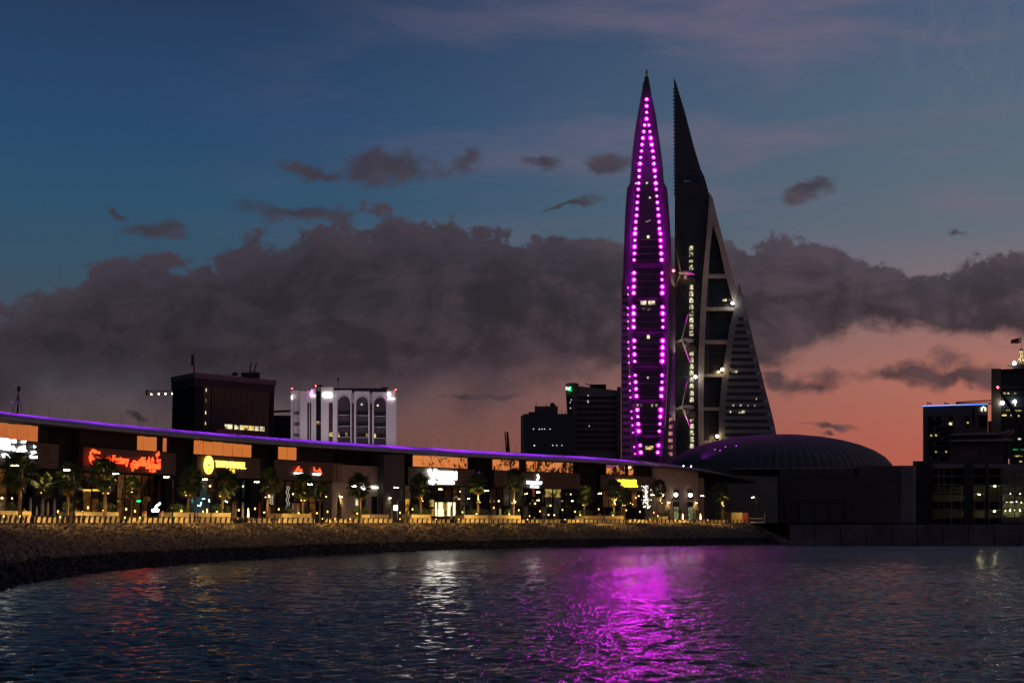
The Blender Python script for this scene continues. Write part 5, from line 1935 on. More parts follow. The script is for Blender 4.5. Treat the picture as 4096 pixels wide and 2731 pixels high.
# bright glazed verge where the two roofs meet
mb = MB()
A_, B_ = on(2562, 28.0, 0, 1845), on(2640, 26.9, 0, 1862)
VR = [at(2557, 1842, 498), at(2596, 1855, 500), at(2640, 1864, 506), at(2634, 1860, 508), at(2590, 1848, 503)]
mb.prism(VR, (0, 1.5, .1))
mb.build('verge', mat('verge_metal', (0.75, 0.68, 0.55), 0.35, metal=0.3), ER)
pl_ = sphere_mesh(.14, WHITEPT, 'eave_lamp')
for x, y in ((2734, 1863), (2764, 1864)):
    inst('eave_lamp', pl_, ER, at(x, y, 514))

# antenna mast on the left roof
am = thing('roof_antenna', 'thin lattice antenna mast on the mall roof at the far left', 'antenna', tuple(on(70, 44, 27.3, 1660)))
p0 = on(70, 44, 0, 1660)
zt = at(70, 1545, p0.y).z
mb = MB()
mb.tube([(p0.x, p0.y, 27.0), (p0.x, p0.y, zt)], [.22, .08], 5)
for k in range(4):
    w = k * math.pi / 2 + .4
    mb.tube([(p0.x + 1.0 * math.cos(w), p0.y + 1.0 * math.sin(w), 27.0), (p0.x, p0.y, 31.0)], .06, 4)
mb.box((p0.x + .1, p0.y, zt - .5), (.5, .5, .9))
mb.build('mast', DKSTEEL, am)


# ------------------------------------------------------------------ signs on the mall
def mall_sign(px0, px1, y0, y1, text, m, parent, g=28.2, bold=0.0, depth=.25, shear=0.0, nm='lettering'):
    """lettering hung along the front; y0 top, y1 foot at its left end"""
    s0, s1 = S(px0, g, (y0 + y1) / 2), S(px1, g, (y0 + y1) / 2)
    a, b = bp(s0, g, 0), bp(s1, g, 0)
    zb, zt = zpx(px0, y1, g), zpx(px0, y0, g)
    L = math.hypot(b.x - a.x, b.y - a.y)
    mb = letters(text, L, zt - zb, depth, bold, font_shear=shear)
    xform(mb, (a.x, a.y, zb), math.atan2(b.y - a.y, b.x - a.x))
    return mb.build(nm, m, parent)


def mall_shape(px0, y0, pts, k, m, parent, g=28.2, depth=.25, nm='logo'):
    """outline in photograph pixels/k relative to (px0, y0), hung on the front"""
    v = []
    for x, y in pts:
        px, py = px0 + x / k, y0 + y / k
        s = S(px, g, py)
        v.append(bp(s, g, zpx(px, py, g)))
    tx, ty = ctan(S(px0, g, y0))
    return MB().prism(v, (-ty * depth, tx * depth, 0)).build(nm, m, parent)


def mall_stroke(px0, y0, pts, k, w, m, parent, g=28.2, nm='stroke'):
    v = []
    for x, y in pts:
        px, py = px0 + x / k, y0 + y / k
        v.append(bp(S(px, g, py), g, zpx(px, py, g)))
    return MB().tube(v, w, 6).build(nm, m, parent)


def msign(label, px, py, g=28.2):
    p = on(px, g, zpx(px, py, g), py)
    return thing('illuminated_sign', label, 'sign', tuple(p))


RED = emi('red_neon', (1.0, 0.05, 0.010), 4.5)
AMB = emi('amber_neon', (1.0, 0.58, 0.08), 3.6)
YEL = emi('yellow_neon', (1.0, 0.72, 0.02), 5.0)
WHT = emi('white_neon', (1.0, 0.98, 0.86), 12.0)
CYW = emi('cool_white_neon', (0.86, 1.0, 0.98), 6.0)
WHS = emi('soft_white_neon', (1.0, 0.98, 0.96), 3.5)

s_ = msign('red neon Cheesecake Factory lettering with tall C on the louvres', 440, 1860)
ar = lambda a: ''.join(chr(c) for c in reversed(a))
mall_stroke(300, 1700, [(300, 380), (265, 370), (235, 410), (222, 470), (230, 540), (255, 580), (280, 580), (300, 545)], 3.733, .20, RED, s_, nm='letter')
mall_sign(371, 400, 1799, 1812, 'The', RED, s_, bold=.01, nm='word')
mall_sign(367, 452, 1818, 1840, 'heesecake', RED, s_, bold=.008, nm='word')
mall_sign(452, 514, 1820, 1862, 'Factory', RED, s_, bold=.008, nm='word')
s_ = msign('red neon Arabic lettering on the louvres right of the tall red C', 600, 1880)
mall_sign(525, 582, 1824, 1882, ar([0xFED3, 0xFE8E, 0xFEDB, 0xFE98, 0xFEEE, 0xFEAD, 0xFEF1]), RED, s_, bold=.015, nm='word')
mall_sign(584, 641, 1826, 1888, ar([0xFE97, 0xFEB8, 0xFEF4, 0xFEB0, 0xFEDB, 0xFEF4, 0xFEDA]), RED, s_, bold=.015, nm='word')
mall_sign(625, 637, 1804, 1829, ar([0xFEAB, 0xFEF1]), RED, s_, bold=.015, nm='word')

s_ = msign('amber FOOD HALL letters with round dotted emblem over the second shopfront', 900, 1880)
em = [(432 + 212 * math.cos(a), 572 + 428 * math.sin(a)) for a in np.linspace(0, 2 * math.pi, 30)[:-1]]
disc = mall_shape(800, 1810, em, 11.76, AMB, s_, nm='emblem')
EMK = mat('emblem_mark', (0.25, 0.11, 0.02), 0.6)
for cx, cy, rr in ((432, 578, 45), (300, 510, 20), (300, 620, 20), (300, 400, 14), (300, 720, 14), (565, 520, 20), (565, 635, 20), (562, 405, 14), (575, 740, 20)):
    mall_shape(800, 1810, [(cx + rr * math.cos(a), cy + rr * math.sin(a)) for a in np.linspace(0, 2 * math.pi, 9)[:-1]], 11.76, EMK, disc, g=28.05, depth=.1, nm='emblem_dot')
for cx in (408, 452, 500):
    mall_shape(800, 1810, [(cx, 700), (cx + 9, 700), (cx + 9, 940), (cx, 940)], 11.76, EMK, disc, g=28.05, depth=.1, nm='emblem_line')
mall_sign(862, 893, 1841, 1867, 'THE', AMB, s_, bold=.015, nm='word')
mall_sign(896, 938, 1843, 1870, 'FOOD', AMB, s_, bold=.015, nm='word')
mall_sign(941, 983, 1846, 1873, 'HALL', AMB, s_, bold=.015, nm='word')
mall_shape(800, 1810, [(1440, 780), (1630, 785), (1630, 955), (1430, 950)], 11.76, AMB, s_, nm='tag')

s_ = msign('red flame like Arabic logo, left one of two small red signs', 1195, 1895)
mall_stroke(1150, 1850, [(470, 610), (540, 480), (625, 310), (640, 500), (690, 390), (725, 235), (700, 400), (780, 520), (850, 400), (900, 450), (870, 530), (760, 510)], 15.68, .13, RED, s_, nm='logo')
for a, b in ((450, 620), (680, 840), (875, 970)):
    mall_shape(1150, 1850, [(a, 620), (b, 615), (b + 5, 680), (a + 5, 700)], 15.68, WHS, s_, nm='caption')
s_ = msign('red angular logo with white caption, right one of two small red signs', 1268, 1900)
mall_stroke(1150, 1850, [(1675, 510), (1660, 290), (1740, 510), (1900, 530), (2010, 370), (1990, 590)], 15.68, .13, RED, s_, nm='logo')
mall_stroke(1150, 1850, [(2020, 370), (2140, 700)], 15.68, .13, RED, s_, nm='logo')
mall_shape(1150, 1850, [(1620, 690), (1740, 640), (1850, 670), (2000, 650), (2095, 700), (2080, 760), (1950, 795), (1640, 755)], 15.68, WHS, s_, nm='caption')

s_ = msign('big overexposed white sign with a tall Y over the bright shopfront', 1775, 1930)
mall_stroke(1690, 1850, [(390, 380), (450, 620), (560, 760), (670, 620), (750, 390)], 14.256, .42, WHT, s_, nm='letter')
mall_stroke(1690, 1850, [(560, 760), (640, 950), (690, 1060), (600, 1160), (470, 1120), (420, 1030)], 14.256, .42, WHT, s_, nm='letter')
mall_sign(1745, 1826, 1882, 1915, 'ONSEM', WHT, s_, bold=.06, nm='word')
mall_shape(1690, 1850, [(900, 1080), (960, 1020), (1750, 1030), (1820, 1080), (1820, 1180), (1760, 1215), (940, 1205), (890, 1150)], 14.256, WHT, s_, nm='caption')

s_ = msign('white EM SHERIF lettering under a white feather shaped stroke', 2140, 1945)
mall_shape(2080, 1880, [(1390, 320), (1440, 310), (1490, 390), (1530, 520), (1510, 660), (1440, 760), (1370, 770), (1335, 735), (1400, 650), (1425, 560), (1390, 450), (1370, 380)], 19.6, WHS, s_, nm='feather')
mall_sign(2108, 2125, 1922, 1934, 'EM', WHS, s_, bold=.01, nm='word')
mall_sign(2127, 2168, 1924, 1936, 'SHERIF', WHS, s_, bold=.01, nm='word')
mall_sign(2122, 2135, 1940, 1949.5, 'SEA', WHS, s_, bold=.01, nm='word')
mall_sign(2137, 2155, 1941, 1950, 'CAFE', WHS, s_, bold=.01, nm='word')

s_ = msign('yellow neon CHANGS script lettering with an underline', 2515, 1945)
mall_sign(2486, 2545, 1916, 1941, "CHANG'S", YEL, s_, bold=.02, nm='word')
mall_shape(2440, 1900, [(940, 690), (1870, 690), (1870, 785), (1000, 770)], 16.8, YEL, s_, nm='underline')
mall_sign(2466, 2484, 1917, 1925, 'P.F.', YEL, s_, bold=.03, nm='word')
mall_shape(2440, 1900, [(380, 665), (745, 670), (745, 740), (390, 705)], 16.8, YEL, s_, nm='caption')

s_ = msign('overexposed cool white sign at the far left of the mall', 60, 1830)
mall_sign(-70, 43, 1752, 1801, 'HOTEL', CYW, s_, bold=.04, nm='word') if False else None
for pts in ([(0, 360), (130, 375), (145, 525), (90, 520), (0, 500)], [(165, 385), (215, 385), (215, 425), (175, 430)], [(290, 400), (345, 400), (330, 430), (295, 425)],
            [(165, 470), (185, 465), (210, 520), (180, 535)], [(230, 525), (270, 480), (330, 460), (335, 510), (355, 535), (300, 545), (240, 545)],
            [(40, 565), (100, 570), (165, 605), (150, 622), (50, 615)], [(180, 600), (240, 580), (300, 598), (290, 628), (190, 620)], [(420, 540), (460, 530), (480, 555), (430, 570)],
            [(395, 590), (420, 590), (430, 605), (490, 600), (490, 628), (400, 625)], [(450, 460), (475, 480), (455, 490)]):
    mall_shape(0, 1640, pts, 3.267, CYW, s_, nm='letter_stroke')
mall_shape(-60, 1755, [(0, 0), (48, 3), (48, 44), (0, 40)], 1.0, CYW, s_, nm='letter_stroke')

s_ = msign('small white oval lamp sign on the sand coloured wall', 1456, 1955, 29.3)
mall_shape(1440, 1935, [(16 + 7 * math.cos(a), 13 + 10 * math.sin(a)) for a in np.linspace(0, 6.283, 17)[:-1]], 1.0, WHS, s_, g=29.3, nm='oval')
mall_shape(1488, 1945, [(0, 0), (25, 1), (25, 8), (0, 8)], 1.0, WHS, s_, g=29.3, nm='bar')

# lamp globes hanging in the end block windows
for k, (x, y) in enumerate(((2648, 1978), (2704, 1978), (2762, 1979))):
    p = on(x, EW - .7, 0, y)
    z = zpx(x, y, EW - .7)
    o = MB().lathe([(.12, -.6), (.5, -.35), (.58, 0), (.5, .35), (.12, .6)], (p.x, p.y, z), 10).build('globe_lamp', emi('white_globe', (1.0, .93, .78), 14))
    tag(o, ('glowing globe lamp in the left window of the end block', 'glowing globe lamp in the middle window of the end block', 'glowing globe lamp in the right window of the end block')[k], 'lamp', 'globe lamps on the end block')
# wall lamps that wash the plaster
for k, (x, y, g, w) in enumerate(((1365, 1980, 29.4, 'left of the palm on the sand wall'), (1527, 1984, 29.4, 'by the dark doorway of the sand wall'), (1560, 1986, 27.6, 'on the slate wall'), (1874, 1988, 31.0, 'right of the bright shopfront'),
                                  (2289, 1998, 30.6, 'between two dark shopfronts'), (2676, 2004, 28.6, 'left one on the end block'), (2785, 2006, 28.6, 'right one on the end block'))):
    p = on(x, g, 0, y)
    z = zpx(x, y, g)
    t = thing('wall_lamp', 'warm wall lamp throwing light downwards, %s' % w, 'lamp', (p.x, p.y, z), 'wall lamps on the mall')
    MB().lathe([(.16, -.25), (.2, .05), (.17, .35), (.08, .4)], (p.x, p.y, z), 8).build('housing', FRAME, t)
    MB().lathe([(.30, -.42), (.32, -.36), (.16, -.28)], (p.x, p.y, z), 8).build('lens', emi('wall_lamp_lens', (1.0, .80, .36), 20), t)
    tx, ty = ctan(s_at(x, g, y))
    q = Vector((p.x + ty * .45, p.y - tx * .45, z - .35))
    spot('wall_beam', q, (p.x - ty * .9, p.y + tx * .9, z - 5), (1.0, .74, .30), 260, 120, .9, .2, t)
# ================================================================== PROMENADE FURNITURE
POLE = mat('lamp_pole_paint', (0.016, 0.015, 0.014), 0.5, metal=0.3, var=0.15)
RAILM = mat('rail_paint', (0.014, 0.013, 0.012), 0.5, metal=0.3, var=0.15)
LENS = emi('street_lamp_lens', (1.0, 0.80, 0.42), 60.0)
CREAMW = mat('cream_planter_render', (0.60, 0.47, 0.22), 0.85, var=0.14, scale=0.6)
SOIL = mat('soil', (0.05, 0.04, 0.03), 0.95)


def lamp_word(k):
    return ('first', 'second', 'third', 'fourth', 'fifth', 'sixth', 'seventh', 'eighth', 'ninth', 'tenth', 'eleventh', 'twelfth', 'thirteenth',
            'fourteenth', 'fifteenth', 'sixteenth', 'seventeenth', 'eighteenth', 'nineteenth', 'twentieth', 'twenty first', 'twenty second', 'twenty third', 'twenty fourth')[k]


def build_railing():
    s0, s1 = S(-120, -3.0), SEND - 8
    t = thing('promenade_railing', 'long dark railing with leaning posts along the top of the sea wall', 'railing', tuple(bp(60, -3.0, DECK)))
    mb = MB()
    # a post leans towards the water: thin curved blade
    prof = [(0.0, 0.0), (0.02, 0.35), (0.09, 0.7), (0.20, 0.98)]
    for (x0, z0), (x1, z1) in zip(prof, prof[1:]):
        w = 0.15
        mb.hexa([(-.06, -x0 - w, z0), (.06, -x0 - w, z0), (.06, -x0 + w, z0), (-.06, -x0 + w, z0)],
                [(-.06, -x1 - w, z1), (.06, -x1 - w, z1), (.06, -x1 + w, z1), (-.06, -x1 + w, z1)])
    me = mesh_of(mb, RAILM, 'post')
    s = s0
    n = 0
    while s < s1 and n < 300:
        tx, ty = ctan(s)
        inst('post', me, t, bp(s, -3.0, DECK + .06), (0, 0, math.atan2(ty, tx)))
        s += 2.1
        n += 1
    q = np.linspace(s0, s1, 140)
    MB().tube([bp(s, -3.2, DECK + 1.06) for s in q], 0.05, 5).build('top_rail', RAILM, t)
    for k, z in enumerate((0.35, 0.6, 0.84)):
        MB().tube([bp(s, -3.03 - .06 * k, DECK + z) for s in q], 0.012, 4).build('wire', RAILM, t)


build_railing()


def make_street_lamp():
    t = thing('street_lamp', 'x', 'street lamp', (0, 0, 0), 'street lamps along the promenade')
    MB().tube([(0, 0, 0), (0, 0, 0.9)], [.16, .14], 8).build('base', POLE, t)
    MB().tube([(0, 0, 0.9), (0, 0, 7.3), (-.25, 0, 7.75), (-.7, 0, 8.0)], [.11, .085, .08, .07], 8).build('pole', POLE, t, smooth=True)
    h = MB().box((-1.15, 0, 8.06), (1.05, .34, .14)).build('lamp_head', POLE, t)
    MB().box((-1.2, 0, 7.96), (.85, .28, .09)).build('lens', LENS, h)
    return t


LAMPS = [(60, 1860), (268, 1878), (464, 1893), (667, 1906), (822, 1915), (1028, 1926), (1242, 1935), (1417, 1943), (1586, 1948.5), (1762, 1955),
         (1948, 1961), (2154, 1967), (2400, 1972), (2611, 1978), (2810, 1982), (3012, 1987)]
proto = make_street_lamp()
for k, (x, y) in enumerate([(-150, 1840)] + LAMPS):
    t = proto if k == 0 else copy_tree(proto)
    p = atz(x, y, DECK + 8.0)
    t.location = (p.x + 1.15, p.y, DECK)
    # heads point left along the promenade, turned a little towards the buildings
    tx, ty = ctan(s_at(x, 0, y))
    t['label'] = ('tall dark street lamp just outside the left edge' if k == 0 else '%s street lamp from the left, small lit head on a dark pole' % lamp_word(k - 1))
    BASE[t.name_full] = Vector(t.location)
    spot('street_lamp_beam', (p.x, p.y, DECK + 7.85), (p.x - ty * 1.5, p.y + tx * 1.5, DECK), (1.0, .63, .19), 3900, 150, .8, .15, t)

# ------------------------------------------------------------------ planters, seat walls, plants
def wallbox(name, label, cat, px0, px1, g, th, ztop, m, group, soil=True):
    s0, s1 = s_at(px0, g, 2070), s_at(px1, g, 2070)
    t = thing(name, label, cat, tuple(bp((s0 + s1) / 2, g, DECK)), group)
    slab(MB(), s0, s1, g, th, DECK, ztop).build('wall', m, t)
    slab(MB(), s0 - .05, s1 + .05, g - .05, th + .1, ztop, ztop + .08).build('coping', m, t)
    if soil:
        slab(MB(), s0 + .2, s1 - .2, g + .25, th - .5, ztop + .06, ztop + .12).build('soil', SOIL, t)
    return t


PLW = {'yellowish planter wall': 1}
PLANT = [(-130, -20, 2042, 'partly outside the left edge'), (0, 60, 2044, 'at the left edge below the first palm'), (62, 125, 2046, 'second from the left edge'), (301, 475, 2048, 'long one below the red neon signs'),
         (694, 923, 2051, 'longest one, below the amber emblem'), (1127, 1246, 2055, 'below the two small red signs'), (1447, 1480, 2058, 'short one before the sand wall'),
         (1646, 1724, 2058, 'below the big white sign'), (1857, 1952, 2060, 'right of the bright shopfront'), (1966, 2083, 2061, 'left of the white feather sign'),
         (2337, 2413, 2063, 'left one below the yellow script sign'), (2417, 2495, 2063, 'right one below the yellow script sign'), (2628, 2672, 2066, 'before the end block')]
for a, b, y, w in PLANT:
    wallbox('planter', 'cream rendered planter, %s' % w, 'planter', a, b, 6.0, 3.0, zpx((a + b) / 2, y, 6.0), CREAMW, 'planters on the promenade')
wallbox('planter', 'brown low planter in front of the sand wall', 'planter', 1482, 1557, 6.2, 2.6, zpx(1520, 2058, 6.2), mat('brown_planter', (0.26, 0.19, 0.13), 0.85), 'planters on the promenade')
for k, (a, b) in enumerate(((-130, 128), (150, 262), (305, 470), (480, 690), (694, 930), (1000, 1120), (1125, 1262), (1300, 1440), (1446, 1570), (1640, 1800), (1830, 1960), (1966, 2100), (2120, 2240), (2270, 2330), (2336, 2500), (2510, 2625), (2640, 2760), (2790, 2915))):
    wallbox('seat_wall', 'low cream seat wall behind the railing, %s from the left' % lamp_word(k), 'low wall', a, b, 4.2, .5, DECK + .86, CREAMW, 'seat walls along the railing', soil=False)
# kiosk boxes at the end of the promenade
wallbox('kiosk', 'closed yellowish kiosk box near the end of the promenade', 'kiosk', 2926, 2970, 3.0, 3.0, zpx(2945, 2050, 3.0), mat('ochre_kiosk_paint', (0.15, 0.11, 0.04), 0.8), None, soil=False)
wallbox('kiosk', 'red closed kiosk box right of the yellowish one', 'kiosk', 2972, 2993, 3.0, 3.0, zpx(2980, 2051, 3.0), mat('red_kiosk_paint', (0.07, 0.003, 0.003), 0.7), None, soil=False)

LEAFG = mat('palm_leaf_green', (0.060, 0.095, 0.028), 0.55, var=0.35, scale=1.2, spec=0.3)
LEAFD = mat('dry_palm_leaf', (0.22, 0.16, 0.07), 0.8, var=0.3, scale=1.2)
TRUNK = mat('palm_trunk_bark', (0.30, 0.20, 0.12), 0.9, var=0.35, scale=2.0, bump=0.04, bscale=5.0)
SHRUB = mat('shrub_leaf', (0.045, 0.075, 0.022), 0.6, var=0.4, scale=2.0)


def fan_leaf(seed, m):
    """a fan palm leaf: stalk along +X, then a folded fan of blades"""
    r = random.Random(seed)
    mb = MB()
    L = 1.15
    mb.tube([(0, 0, 0), (L * .5, 0, .06), (L, 0, 0)], [.035, .03, .022], 3)
    n = 13
    for k in range(n):
        a = math.radians(-112 + 224 * k / (n - 1)) + r.gauss(0, .04)
        R = 1.15 * (0.72 + 0.28 * math.cos(a * .62)) * r.uniform(.9, 1.08)
        d = Vector((math.cos(a), math.sin(a), 0))
        sd = Vector((-math.sin(a), math.cos(a), 0))
        w = 0.115
        droop = -0.30 * r.uniform(.5, 1.5)
        b = Vector((L, 0, 0))
        m1 = b + d * R * .55 + Vector((0, 0, .03 - .06 * (k % 2)))
        tp = b + d * R + Vector((0, 0, droop))
        o = len(mb.v)
        mb.v += [tuple(b), tuple(m1 + sd * w), tuple(m1 - sd * w), tuple(tp), tuple(m1 + Vector((0, 0, .05)))]
        mb.f += [(o, o + 2, o + 4), (o, o + 4, o + 1), (o + 1, o + 4, o + 3), (o + 4, o + 2, o + 3)]
    return mesh_of(mb, m, 'fan_leaf')


LEAVES = [fan_leaf(i, LEAFG) for i in range(4)]
DRY = [fan_leaf(i + 10, LEAFD) for i in range(2)]
UPL = emi('palm_uplight', (1.0, .52, .08), 8.0)


def palm(k, px, py, g, lpy, label, size=1.0, lamp=True, ug=None):
    p = on(px, g, DECK, 2060)
    hc = zpx(px, py, g)               # middle of the crown
    H = hc - DECK
    r = random.Random(100 + k)
    t = thing('fan_palm', label, 'palm tree', (p.x, p.y, DECK), 'fan palms along the promenade')
    lean = r.uniform(-.6, .6)
    size *= r.uniform(1.02, 1.2)
    pts, rad = [], []
    for i in range(9):
        u = i / 8
        pts.append((p.x + lean * u * u, p.y + .1 * math.sin(3 * u), DECK + H * u))
        rad.append((.26 - .09 * u) * (1.0 + .08 * (i % 2)) * size)
    MB().tube(pts, rad, 8).build('trunk', TRUNK, t)
    c = Vector(pts[-1])
    nl = 32
    for i in range(nl):
        u = i / nl
        el = math.radians(84 - 128 * u + r.gauss(0, 7))
        az = i * 2.39996 + r.gauss(0, .15)
        me = r.choice(LEAVES)
        sc = size * r.uniform(1.0, 1.28)
        b = c + Vector((0, 0, .25 - .8 * u))
        o = inst('leaf', me, t, b, (r.gauss(0, .35), -el, az), sc)
    for i in range(12):
        az = i * 2.39996 + r.gauss(0, .2)
        inst('dry_leaf', r.choice(DRY), t, c + Vector((0, 0, -.75)), (r.gauss(0, .3), math.radians(r.uniform(58, 80)), az), size * r.uniform(.75, 1.0))
    if lamp:
        z = zpx(px, lpy, g)
        sx = r.choice((-1, 1)) * .1
        tx, ty = ctan(s_at(px, g, 2060))
        # bracket lamps strapped round the trunk, shining up into the crown
        for q, w in enumerate((0.0, 2.6)):
            a = math.atan2(-tx, ty) + w + .3
            lp = Vector((p.x + .42 * math.cos(a), p.y + .42 * math.sin(a), z))
            hd = MB().lathe([(.07, -.25), (.13, -.1), (.14, .08)], tuple(lp), 7).build('uplight', POLE, t)
            MB().lathe([(.12, .08), (.13, .14), (.06, .20)], tuple(lp), 7).build('lens', UPL, hd)
            spot('uplight_beam', lp + Vector((0, 0, .26)), (c.x * .7 + p.x * .3, c.y * .7 + p.y * .3, c.z), (1.0, .64, .16), 3000 if q == 0 else 1400, 84, .8, .08, t)
    return t


PALMS = [(80, 1886, 5, 1955, 'fan palm at the left edge in front of the cool white sign', 1.15), (268, 1912, 5, 1973, 'fan palm left of the red neon signs', 1.05), (420, 1888, 5, 1975, 'tall fan palm covering part of the red neon lettering', 1.1),
         (749, 1926, 7, 1983, 'fan palm left of the amber emblem', 1.05), (886, 1932, 7, 1986, 'fan palm below the amber letters', 1.05), (1067, 1924, 7, 1990, 'fan palm between the amber and the small red signs', 1.05),
         (1210, 1945, 7, 2003, 'fan palm below the two small red signs', 1.05), (1441, 1944, 7, 2060, 'unlit fan palm before the sand wall', 1.1), (1684, 1942, 7, 2005, 'fan palm at the left end of the big white sign', 1.05),
         (1913, 1933, 7, 2010, 'green fan palm right of the big white sign', 1.0), (2053, 1914, 7, 2014, 'dark fan palm left of the white feather sign', 1.1), (2336, 1980, 7, 2021, 'low fan palm right of the white feather sign', 1.05),
         (2456, 1955, 7, 2019, 'fan palm left of the yellow script sign', 1.1), (2643, 1952, 7, 2013, 'fan palm before the end block', 1.0), (2890, 1968, 5, 2024, 'lone fan palm before the grey hall wall', 1.2)]
for k, (x, y, g, l, lab, sz) in enumerate(PALMS):
    palm(k, x, y, g, l, lab, sz, lamp=(x != 1441))
for k, (x, y, l, lab) in enumerate(((171, 1938, 1973, 'smaller fan palm standing back between the first two tall palms'), (525, 1945, 1984, 'smaller fan palm standing back below the red Arabic lettering'),
                                    (1278, 1962, 2002, 'smaller fan palm standing back right of the small red signs'), (2495, 1985, 2022, 'smaller fan palm standing back below the yellow script sign'))):
    palm(40 + k, x, y, 16, l, lab, .8)


def shrub_mesh(seed, w, h):
    r = np.random.default_rng(seed)
    mb = MB()
    for i in range(420):
        d = r.normal(size=3)
        d /= np.linalg.norm(d)
        q = r.random() ** .4
        c = Vector((d[0] * w * q * (.8 + .3 * math.sin(5 * d[1])), d[1] * w * .7 * q, h * .55 + d[2] * h * .5 * q))
        a = Vector(r.normal(size=3)).normalized() * r.uniform(.10, .22)
        b = a.cross(Vector(r.normal(size=3))).normalized() * r.uniform(.05, .09)
        o = len(mb.v)
        mb.v += [tuple(c - a), tuple(c + b), tuple(c + a), tuple(c - b)]
        mb.f.append((o, o + 1, o + 2, o + 3))
    return mesh_of(mb, SHRUB, 'foliage')


SHM = [shrub_mesh(i, 1.35, 1.7) for i in range(4)]
STM = mesh_of(MB().tube([(0, 0, 0), (0.05, 0, .8)], [.07, .03], 5), TRUNK, 'stem')
GLOW = emi('garden_spot_lens', (1.0, .66, .12), 9.0)


def shrub(k, px, g, label, sc=1.0, z=None, light=False):
    zt = z if z is not None else DECK + 1.55
    p = on(px, g, zt, 2055)
    t = thing('shrub', label, 'shrub', (p.x, p.y, zt), 'shrubs in the planters')
    inst('foliage', SHM[k % 4], t, p, (0, 0, k * 1.7), sc)
    inst('stem', STM, t, p, (0, 0, 0), sc)
    return t


SHR = [(40, 'at the left edge'), (268, 'lit from below left of the red neon'), (415, 'below the tall palm at the red lettering'), (440, 'dark one right of that palm trunk'), (705, 'left end of the longest planter'), (755, 'low one right of the lit bush'), (725, 'lit from below by the amber emblem palm'),
       (868, 'lit from below by the amber letters'), (905, 'dark one at the right end of the longest planter'), (1150, 'left end of the planter below the small red signs'), (1225, 'right end of that planter'), (1430, 'dark one before the sand wall'), (1463, 'in the short planter by the sand wall'),
       (1665, 'left one before the bright shopfront'), (1690, 'middle one before the bright shopfront'), (1712, 'right one before the bright shopfront'), (1885, 'left one below the green palm'), (1915, 'middle one below the green palm'), (1940, 'right one below the green palm'), (2035, 'left of the feather sign palm'), (2065, 'right of the feather sign palm'),
       (2321, 'lit one at the low palm'), (2350, 'dark one at the low palm'), (2450, 'lit one below the yellow script sign'), (2475, 'dark one below the yellow script sign'), (2640, 'round one before the end block'), (2663, 'right one before the end block'), (2900, 'dark one at the lone palm'), (2875, 'left one at the lone palm')]
for k, (x, w) in enumerate(SHR):
    shrub(k, x, 7.4, 'dark green leafy shrub, %s' % w, 1.0 + .3 * ((k * 7) % 5) / 5)
for k, (x, y, w) in enumerate(((268, 2040, 'left of the red neon'), (415, 2042, 'below the tall palm at the red lettering'), (725, 2045, 'left half of the longest planter'), (868, 2047, 'right half of the longest planter'), (1057, 2050, 'between two planters'), (1195, 2053, 'below the small red signs'),
                               (1268, 2053, 'right of the small red signs'), (1429, 2054, 'before the sand wall'), (1906, 2056, 'below the green palm'), (2037, 2057, 'left of the feather sign'), (2321, 2060, 'at the low palm'), (2452, 2061, 'below the yellow script sign'), (2631, 2063, 'before the end block'))):
    p = on(x, 6.3, 0, y)
    z = zpx(x, y, 6.3)
    t = thing('garden_spotlight', 'small yellow garden spotlight, %s' % w, 'lamp', (p.x, p.y, z - .3), 'garden spotlights in the planters')
    MB().lathe([(.06, -.3), (.08, -.1), (.15, .0)], (p.x, p.y, z), 7).build('housing', POLE, t)
    MB().lathe([(.14, 0), (.16, .1), (.05, .2)], (p.x, p.y, z), 7).build('lens', GLOW, t)
    spot('garden_beam', (p.x, p.y, z + .25), (p.x - .3, p.y + 1.5, z + 2.2), (1.0, .8, .25), 220, 110, .9, .1, t)

# ------------------------------------------------------------------ parasols, heaters, tables
PAR = {'cream': mat('cream_parasol_cloth', (0.60, 0.50, 0.34), 0.9, var=0.12), 'white': mat('white_parasol_cloth', (0.60, 0.58, 0.55), 0.9, var=0.12), 'grey': mat('grey_parasol_cloth', (0.30, 0.30, 0.33), 0.9, var=0.12),
       'dark': mat('dark_parasol_cloth', (0.03, 0.028, 0.028), 0.9), 'rust': mat('rust_parasol_cloth', (0.30, 0.09, 0.05), 0.9)}


def parasol_proto(c):
    t = thing('closed_parasol', 'x', 'parasol', (0, 0, 0), 'closed parasols on the terraces')
    MB().lathe([(.30, 0), (.30, .08), (.05, .12)], n=10).build('base', POLE, t)
    MB().tube([(0, 0, .1), (0, 0, 2.75)], .03, 6).build('pole', POLE, t)
    mb = MB()
    n = 12
    prof = [(.06, 2.95), (.14, 2.6), (.20, 2.0), (.17, 1.45), (.13, 1.25), (.24, .85), (.27, .62)]
    o = len(mb.v)
    for rr, z in prof:
        for k in range(n):
            a = 2 * math.pi * k / n
            q = rr * (1.0 if k % 2 else .72)
            mb.v.append((q * math.cos(a), q * math.sin(a), z))
    for i in range(len(prof) - 1):
        for k in range(n):
            mb.f.append((i * n + k, i * n + (k + 1) % n, (i + 1) * n + (k + 1) % n, (i + 1) * n + k))
    mb.f.append(tuple(range(n)))
    cn = mb.build('canopy', PAR[c], t)
    MB().lathe([(.16, 1.22), (.165, 1.30), (.16, 1.36)], n=10).build('tie_strap', PAR[c], cn)
    return t


